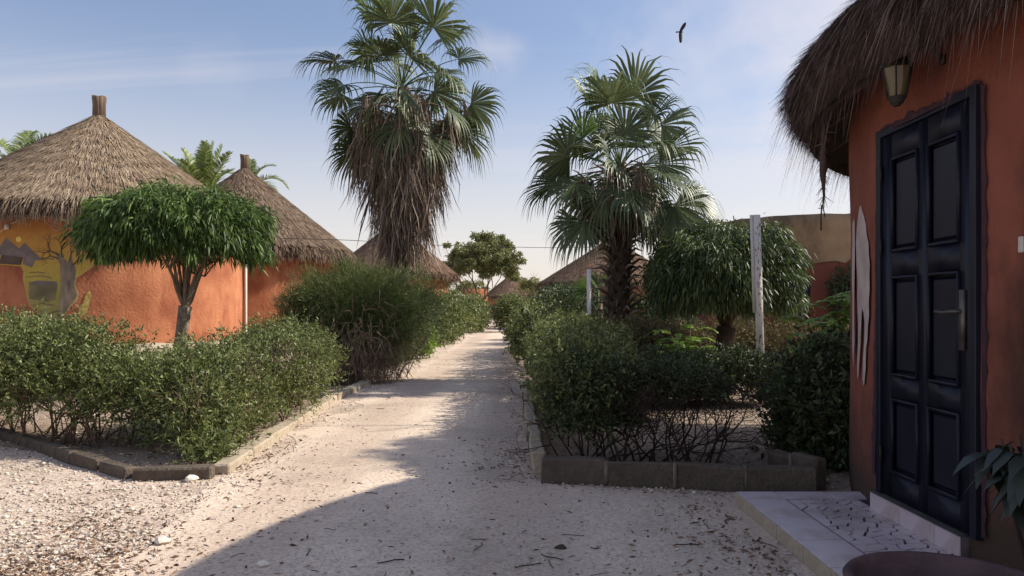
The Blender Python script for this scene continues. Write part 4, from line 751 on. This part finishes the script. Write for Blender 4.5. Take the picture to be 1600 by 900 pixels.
B = P(1320, 600, 8.2); feathery((B[0], 8.2), [P(px, py, 8.2 + rng.uniform(-.4, .4)) for px, py in ((1262, 496), (1290, 470), (1305, 452), (1318, 478), (1300, 505), (1330, 520), (1275, 520), (1310, 545), (1285, 560), (1335, 460), (1265, 545))], 'tall yellow-green feathery shrub beside the near hut wall', .46)
B = P(1130, 600, 10.9); feathery((B[0], 10.9), [P(px, py, 10.9) for px, py in ((1118, 590), (1140, 585), (1105, 596), (1158, 598))], 'low feathery shrub left of the tall white post', .22)
# --- fan palms
def fan(mb, mr, heart, az_, el_, pl, fr, nseg=34, spread=3.7, droop=.5, dead=False, rr=.016, tipd=1.0):
    d = np.array([math.cos(az_) * math.cos(el_), math.sin(az_) * math.cos(el_), math.sin(el_)]); p = np.array(heart, float); m = 5; pts = [p]
    for k in range(m): d = norm(d + np.array([0, 0, -droop * .14])); p = p + d * pl / m; pts.append(p)
    tube(mr, pts, np.linspace(rr, rr * .6, m + 1), 5, cap=False)
    side = norm(np.cross(d, [0, 0, 1.0])) if abs(d[2]) < .98 else np.array([1., 0, 0]); roll = rng.normal(0, .8); nup = np.cross(side, d); side = side * math.cos(roll) + nup * math.sin(roll); nup = np.cross(side, d)
    th = np.linspace(-spread / 2, spread / 2, nseg); cup = .28
    D = np.cos(th)[:, None] * d + np.sin(th)[:, None] * side + (np.abs(np.sin(th)) * cup)[:, None] * nup; D = norm(D + np.array([0, 0, -.12])); Ls = fr * (.72 + .28 * np.cos(th * .8)) * rng.uniform(.85, 1.06, nseg) * (1 - .35 * (rng.random(nseg) < .06)); D = norm(D + rng.normal(0, .025, D.shape)); V0 = 0
    ts = [0, .3, .55, .75, .9, 1.08, 1.25]; ws = [.02, .62, 1.0, .66, .36, .2, .05]; dth = spread / nseg; V = np.zeros((nseg, len(ts), 3, 3)); c = np.tile(p, (nseg, 1)); prev = 0; tanv = norm(np.cross(D, nup)); dirn = D.copy()
    for j, (t_, w_) in enumerate(zip(ts, ws)):
        if j:
            g = (.05 if t_ < .6 else .16 if t_ < .8 else .6 * tipd * (.6 + .9 * rng.random((nseg, 1)))); dirn = norm(dirn + np.array([0, 0, -1.]) * g); c = c + dirn * (Ls * (t_ - prev))[:, None]
        prev = t_; hw = (dth * Ls * .55 * .56 * w_ * 1.05)[:, None]; V[:, j, 0] = c - tanv * hw; V[:, j, 1] = c + nup * hw * .55; V[:, j, 2] = c + tanv * hw
    k = len(ts); b = (np.arange(nseg) * 3 * k)[:, None, None]; j = (np.arange(k - 1) * 3)[None, :, None]; s_ = np.arange(2)[None, None]; mb.add(V.reshape(-1, 3), np.stack([b + j + s_, b + j + s_ + 1, b + j + s_ + 4, b + j + s_ + 3], -1).reshape(-1, 4))
def deadfrond(mb, heart, az_, r, L, n=26):
    o = np.array([math.cos(az_), math.sin(az_), 0]); h = np.array(heart, float); p = h + o * r; mid = h + o * r * .6 + [0, 0, .12 * r]; tube(mb, [h, mid, p, p - [0, 0, .12] + o * .05], [.016, .013, .01, .006], 4, cap=False)
    Pn = p + rng.normal(0, .05, (n, 3)); tan = np.array([-o[1], o[0], 0]); D = o * rng.normal(.12, .14, (n, 1)) + tan * rng.normal(0, .17, (n, 1)) - np.array([0, 0, 1.]); Ls = L * rng.uniform(.45, 1.1, n)
    k = 5; ts = np.linspace(0, 1, k); V = np.zeros((n, k, 2, 3)); sd_ = norm(np.cross(norm(D), rng.normal(size=(n, 3)))); w = rng.uniform(.012, .034, n)
    wob_ = rng.normal(0, .035, (n, k, 3)); wob_[:, 0] = 0; wob_[..., 2] *= .2
    for j, t_ in enumerate(ts): c = Pn + norm(D) * (Ls * t_)[:, None] + wob_[:, j]; ww = (w * (.6 + 1.2 * t_ * (1 - t_) if t_ < 1 else w * .1 / w))[:, None] * .5; V[:, j, 0] = c - sd_ * ww; V[:, j, 1] = c + sd_ * ww
    b = (np.arange(n) * 2 * k)[:, None]; j = np.arange(k - 1)[None] * 2; mb.add(V.reshape(-1, 3), np.stack([b + j, b + j + 1, b + j + 3, b + j + 2], -1).reshape(-1, 4))
def fanpalm(base, hz_, label, nf, pl, fr, ndead, trunk_r, dead_z, dead_r, dead_L, boots, fronds=None, lean=0):
    t = thing('fan_palm', (*base, 0), label, 'palm tree', 'fan palms beside the path'); h = np.array([*base, hz_]); b = np.array([*base, 0.]); mb = MB(); zs = np.linspace(0, hz_ - .05, 12)
    tube(mb, [[base[0] + .015 * math.sin(z * 3) - lean * max(0, 1 - z / 3.5) ** 1.5, base[1] + lean * .6 * max(0, 1 - z / 3.5), z] for z in zs], [trunk_r * (1.25 if z < .4 else 1 if z < hz_ - .7 else .6) for z in zs], 14); mb.build('trunk', M['bark_dark'], t)
    if boots:
        mb = MB()
        for k in range(boots):
            z = .5 + (hz_ - .5) * k / boots; a = k * 2.399; o = np.array([math.cos(a), math.sin(a), 0]); p = b + o * trunk_r * .85 + [0, 0, z]; L = rng.uniform(.16, .42)
            tube(mb, [p, p + o * L * .5 + [0, 0, L * .35], p + o * L + [0, 0, L * rng.uniform(-.1, .55)]], [.034, .024, .008], 5)
        mb.build('leaf_bases', M['palm_dead'], t)
    for k in range(nf):
        if fronds and k < len(fronds): a, e = R_(fronds[k][0]), R_(fronds[k][1]); s_ = fronds[k][2] if len(fronds[k]) > 2 else 1
        else: u = (k + .5) / nf; a = k * 2.399 + .4; e = R_(84 - 116 * u ** .9); s_ = 1
        a += rng.normal(0, .1); ml, mr = MB(), MB(); fan(ml, mr, h + [0, 0, -.25 * k / nf], a, e, pl * (rng.uniform(.85, 1.12) if k % 3 else rng.uniform(.5, .8)) * s_, fr * rng.uniform(.88, 1.1), droop=.55 + .6 * k / nf, tipd=rng.uniform(.8, 1.5))
        o = ml.build('frond', M['palm_lit' if k in (1, 4, 9) else 'palm'], t); mr.build('leaf_stalk', M['palm_lit'], o)
    for k in range(ndead):
        mb = MB(); u = k / ndead; z = dead_z[0] + (dead_z[1] - dead_z[0]) * u; a = k * 2.399 + rng.normal(0, .2); deadfrond(mb, [*base, z], a, dead_r(u) * rng.uniform(.55, 1.1), dead_L * rng.uniform(.7, 1.15)); mb.build('dead_frond', M['palm_dead'], t)
p1 = P(628, 485, 17.6)
fanpalm((p1[0], 17.6), 6.75, 'tall fan palm with a long brown skirt of dead fronds, left of the path', 45, 1.6, .98, 120, .24, (6.4, 3.4), lambda u: 1.35 - 1.05 * u, 1.55, 0, lean=.42)
p2 = P(968, 485, 14)
fanpalm((p2[0], 14.0), 4.1, 'shorter fan palm with a spiky trunk, right of the path', 40, 1.2, .84, 44, .21, (4.0, 3.1), lambda u: .95 - .45 * u, .85, 190)
# fan-leaf seedling right of the short post
t = thing('young_fan_palm', (*P(935, 500, 17)[:2], 0), 'young fan palm with bright leaves behind the short white post', 'palm'); h = P(938, 470, 17)
mb = MB(); tube(mb, [(h[0], h[1], 0), h], [.06, .05], 8); mb.build('trunk', M['bark'], t)
for a, e in ((170, 45), (20, 50), (100, 75), (260, 35), (320, 25), (60, 20)):
    ml, mr = MB(), MB(); fan(ml, mr, h, R_(a), R_(e), .35, .5, 20, 2.2, .2); o = ml.build('frond', M['palm_lit'], t); mr.build('leaf_stalk', M['palm_lit'], o)
# --- broad trees
def broad(base, cz, r, label, m, nclump, nleaf, ll, lw, trunkm='bark', tr=.16, fork=1.5, stems=3, csz=.55, group=None):
    t = thing('leafy_tree', (*base, 0), label, 'tree', group); b = np.array([*base, 0.]); tips = []
    for k in range(stems): mb = MB(); a = k * 2 * pi / stems + .5; grow(mb, b + [.1 * math.cos(a), .1 * math.sin(a), 0], [.35 * math.cos(a), .35 * math.sin(a), 1], fork * rng.uniform(.85, 1.2), tr, 4, .45, 2, .25, 7, 4, tips, .74, .62); mb.build('trunk', M[trunkm], t, smooth=True)
    c = b + [0, 0, cz]; mb = MB(); Cc, Cd = shell(nclump, c, r, 2.1, -.6, .14, thick=.6, seed=len(label)); per = nleaf // len(Cc)
    Pn = np.repeat(Cc, per, 0); off = norm(rng.normal(size=Pn.shape)) * (rng.random((len(Pn), 1)) ** .5) * csz * np.repeat(rng.uniform(.5, 1.2, len(Cc)), per)[:, None]; off[:, 2] *= .6; leaves(mb, Pn + off, norm(off), ll, lw, .7, LEAF, droop=.2); mb.build('crown', M[m], t)
c = P(752, 485, 66); broad(c[:2], 5.7, (3.7, 3.4, 2.5), 'broad grey-green tree in the distance left of the path end', 'tree_far', 150, 26000, .25, .11, tr=.13, fork=2.3, stems=4, csz=.55)
c = P(842, 485, 100); broad(c[:2], 4.4, (2.4, 2, 1.6), 'small hazy tree between the tiny far hut and the right hut', 'tree_far', 30, 4500, .3, .13, tr=.1, fork=1.7, csz=.7)
c = P(700, 485, 112); broad(c[:2], 4.0, (6, 3, 2.2), 'low distant tree behind the broad grey-green tree', 'tree_far', 50, 7000, .35, .15, tr=.14, fork=1.7, csz=.9)
broad((11.25, 10.6), 8.8, (1.1, 2.9, .9), 'garden tree standing beyond the near hut, outside the right edge', 'tree_far', 110, 52000, .13, .06, tr=.13, fork=3.2, csz=.5)
# far wall seen between hedges
mb = MB(); box(mb, (*P(744, 455, 84)[:2], 1.95), (2.6, .3, 3.7)); tag(mb.build('garden_wall', M['terra']), 'small sunlit orange wall in the distance below the grey-green tree', 'wall')
# ------------------------------------------------------------------ posts, wire, bird, plant at the edge
t = thing('painted_post', tuple(P(1187, 640, 11.2) * [1, 1, 0]), 'tall white square post with flaking blue paint in front of the right round tree', 'post')
a_, b_ = P(1187, 485, 11.2), P(1181.5, 336, 11.2); base = np.array([a_[0] + .03, 11.2, 0]); top = np.array([b_[0], 11.2, b_[2]])
def post(mb, p0, p1, w):
    V = [];
    for p in (p0, p1):
        for sx_, sy_ in ((-1, -1), (1, -1), (1, 1), (-1, 1)): V.append(np.array(p) + [sx_ * w / 2, sy_ * w / 2, 0])
    mb.add(V, [[0, 1, 5, 4], [1, 2, 6, 5], [2, 3, 7, 6], [3, 0, 4, 7], [4, 5, 6, 7], [3, 2, 1, 0]])
mb = MB(); post(mb, base, top, .095); mb.build('post', M['white'], t)
mb = MB(); post(mb, base + (top - base) * .47 + [-.072, 0, 0], top + [-.072, 0, 0], .04); mb.build('side_batten', M['white'], t)
for mname, cnt_ in (('bluepaint', 30), ('redpaint', 34)):
    mb = MB()
    for k in range(cnt_):
        u = rng.uniform(.05, .98); c = base + (top - base) * u + [rng.uniform(-.04, .04), -.05, 0]; s_ = rng.uniform(.008, .026); an = rng.uniform(0, 6.28); V = [c + [s_ * (r_ := rng.uniform(.5, 1.2)) * math.cos(an + q_ * 2.09) * .6, 0, s_ * 1.6 * math.sin(an + q_ * 2.09)] for q_ in range(3)]; mb.add(V, [[0, 1, 2]])
    mb.build('paint_flakes', M[mname], t, kind='stuff')
a_, b_ = P(921, 485, 12.9), P(920, 421, 12.9); mb = MB(); post(mb, [a_[0], 12.9, 0], b_, .07); tag(mb.build('post', M['white']), 'shorter plain white post left of the shorter palm trunk', 'post')
mb = MB(); pw = [P(430, 372, 30), P(540, 375, 30), P(700, 384, 32), P(850, 387, 34), P(960, 386, 36)]; xs_ = np.linspace(0, 4, 40); pw = np.array(pw); W_ = np.stack([np.interp(xs_, range(5), pw[:, i]) for i in range(3)], -1); tube(mb, W_, .011, 4); tag(mb.build('overhead_wire', M['iron']), 'thin overhead wire strung across the sky behind both palms', 'wire')
mb = MB(); a_ = P(1283, 322, 20); tube(mb, [P(1283, 360, 20.0), P(1283, 342, 20), P(1284, 320, 20)], .022, 6); tube(mb, [P(1279, 326, 20), P(1289, 323, 20)], .012, 5); tag(mb.build('antenna', M['iron']), 'thin rod sticking up from the mud parapet', 'antenna')
# bird
bp0 = P(1063, 50, 40); t = thing('soaring_bird', tuple(bp0), 'dark bird of prey soaring in the sky at upper right', 'bird')
def bp(x, y, dz=0): return P(1020 + x * .0889, 10 + y * .0889, 40 + dz)
def ribbon3(mb, L, Rr, th):
    n = len(L); V = [];
    for o in (-th / 2, th / 2): V += [np.array(v) + [0, o, 0] for v in L] + [np.array(v) + [0, o, 0] for v in Rr]
    f = []
    for i in range(n - 1): f += [[i, i + 1, n + i + 1, n + i], [2 * n + n + i, 2 * n + n + i + 1, 2 * n + i + 1, 2 * n + i], [i, 2 * n + i, 2 * n + i + 1, i + 1], [n + i, n + i + 1, 3 * n + i + 1, 3 * n + i]]
    mb.add(V, f)
mb = MB(); tube(mb, [bp(535, 452), bp(522, 450), bp(505, 452), bp(485, 450), bp(465, 449), bp(445, 450)], [.003, .03, .045, .075, .05, .02], 8); mb.build('body', M['bird'], t, smooth=True)
mb = MB(); ribbon3(mb, [bp(452, 440), bp(430, 440), bp(414, 428)], [bp(452, 458), bp(430, 460), bp(402, 472)], .01); mb.build('tail', M['bird'], t)
mb = MB(); ribbon3(mb, [bp(470, 440), bp(478, 400, -.05), bp(505, 345, -.12), bp(540, 300, -.2), bp(565, 284, -.25), bp(578, 280, -.27)], [bp(512, 446), bp(530, 410, -.05), bp(560, 375, -.12), bp(580, 335, -.2), bp(586, 300, -.25), bp(584, 284, -.27)], .02); mb.build('wing', M['bird'], t)
mb = MB(); ribbon3(mb, [bp(462, 455), bp(457, 510, -.05), bp(460, 570, -.12), bp(466, 620, -.2), bp(478, 640, -.25)], [bp(510, 455), bp(518, 510, -.05), bp(518, 570, -.12), bp(514, 620, -.2), bp(498, 642, -.25)], .02); mb.build('wing', M['bird'], t)
# drooping dark plant against the wall at the right edge
b = np.array([2.15, 2.95, 0]); t = thing('leafy_plant', b, 'dark broad-leaved plant at the right edge against the terracotta wall', 'plant')
mb = MB(); tips = []
for k in range(7): e_ = b + [rng.uniform(-.25, .05), rng.uniform(-.15, .2), rng.uniform(.72, .92)]; pts = [b, b + (e_ - b) * .6 + [0, 0, .1], e_]; tube(mb, pts, [.01, .008, .005], 5); tips += [pts[1] + (e_ - pts[1]) * u for u in rng.uniform(.2, 1, 14)]
mb.build('stems', M['twig_dark'], t)
for p in tips[:100]:
    mb = MB(); a = rng.uniform(0, 2 * pi); strips(mb, np.array([p]), np.array([[math.cos(a), math.sin(a), rng.uniform(-.9, .2)]]), rng.uniform(.1, .17), rng.uniform(.045, .07), ((0, .15), (.25, .9), (.55, 1), (.8, .5), (1, .03)), side=np.array([[-math.sin(a), math.cos(a), 0]]), droop=.55, fold=.1); mb.build('leaf', M['darkleaf'], t)
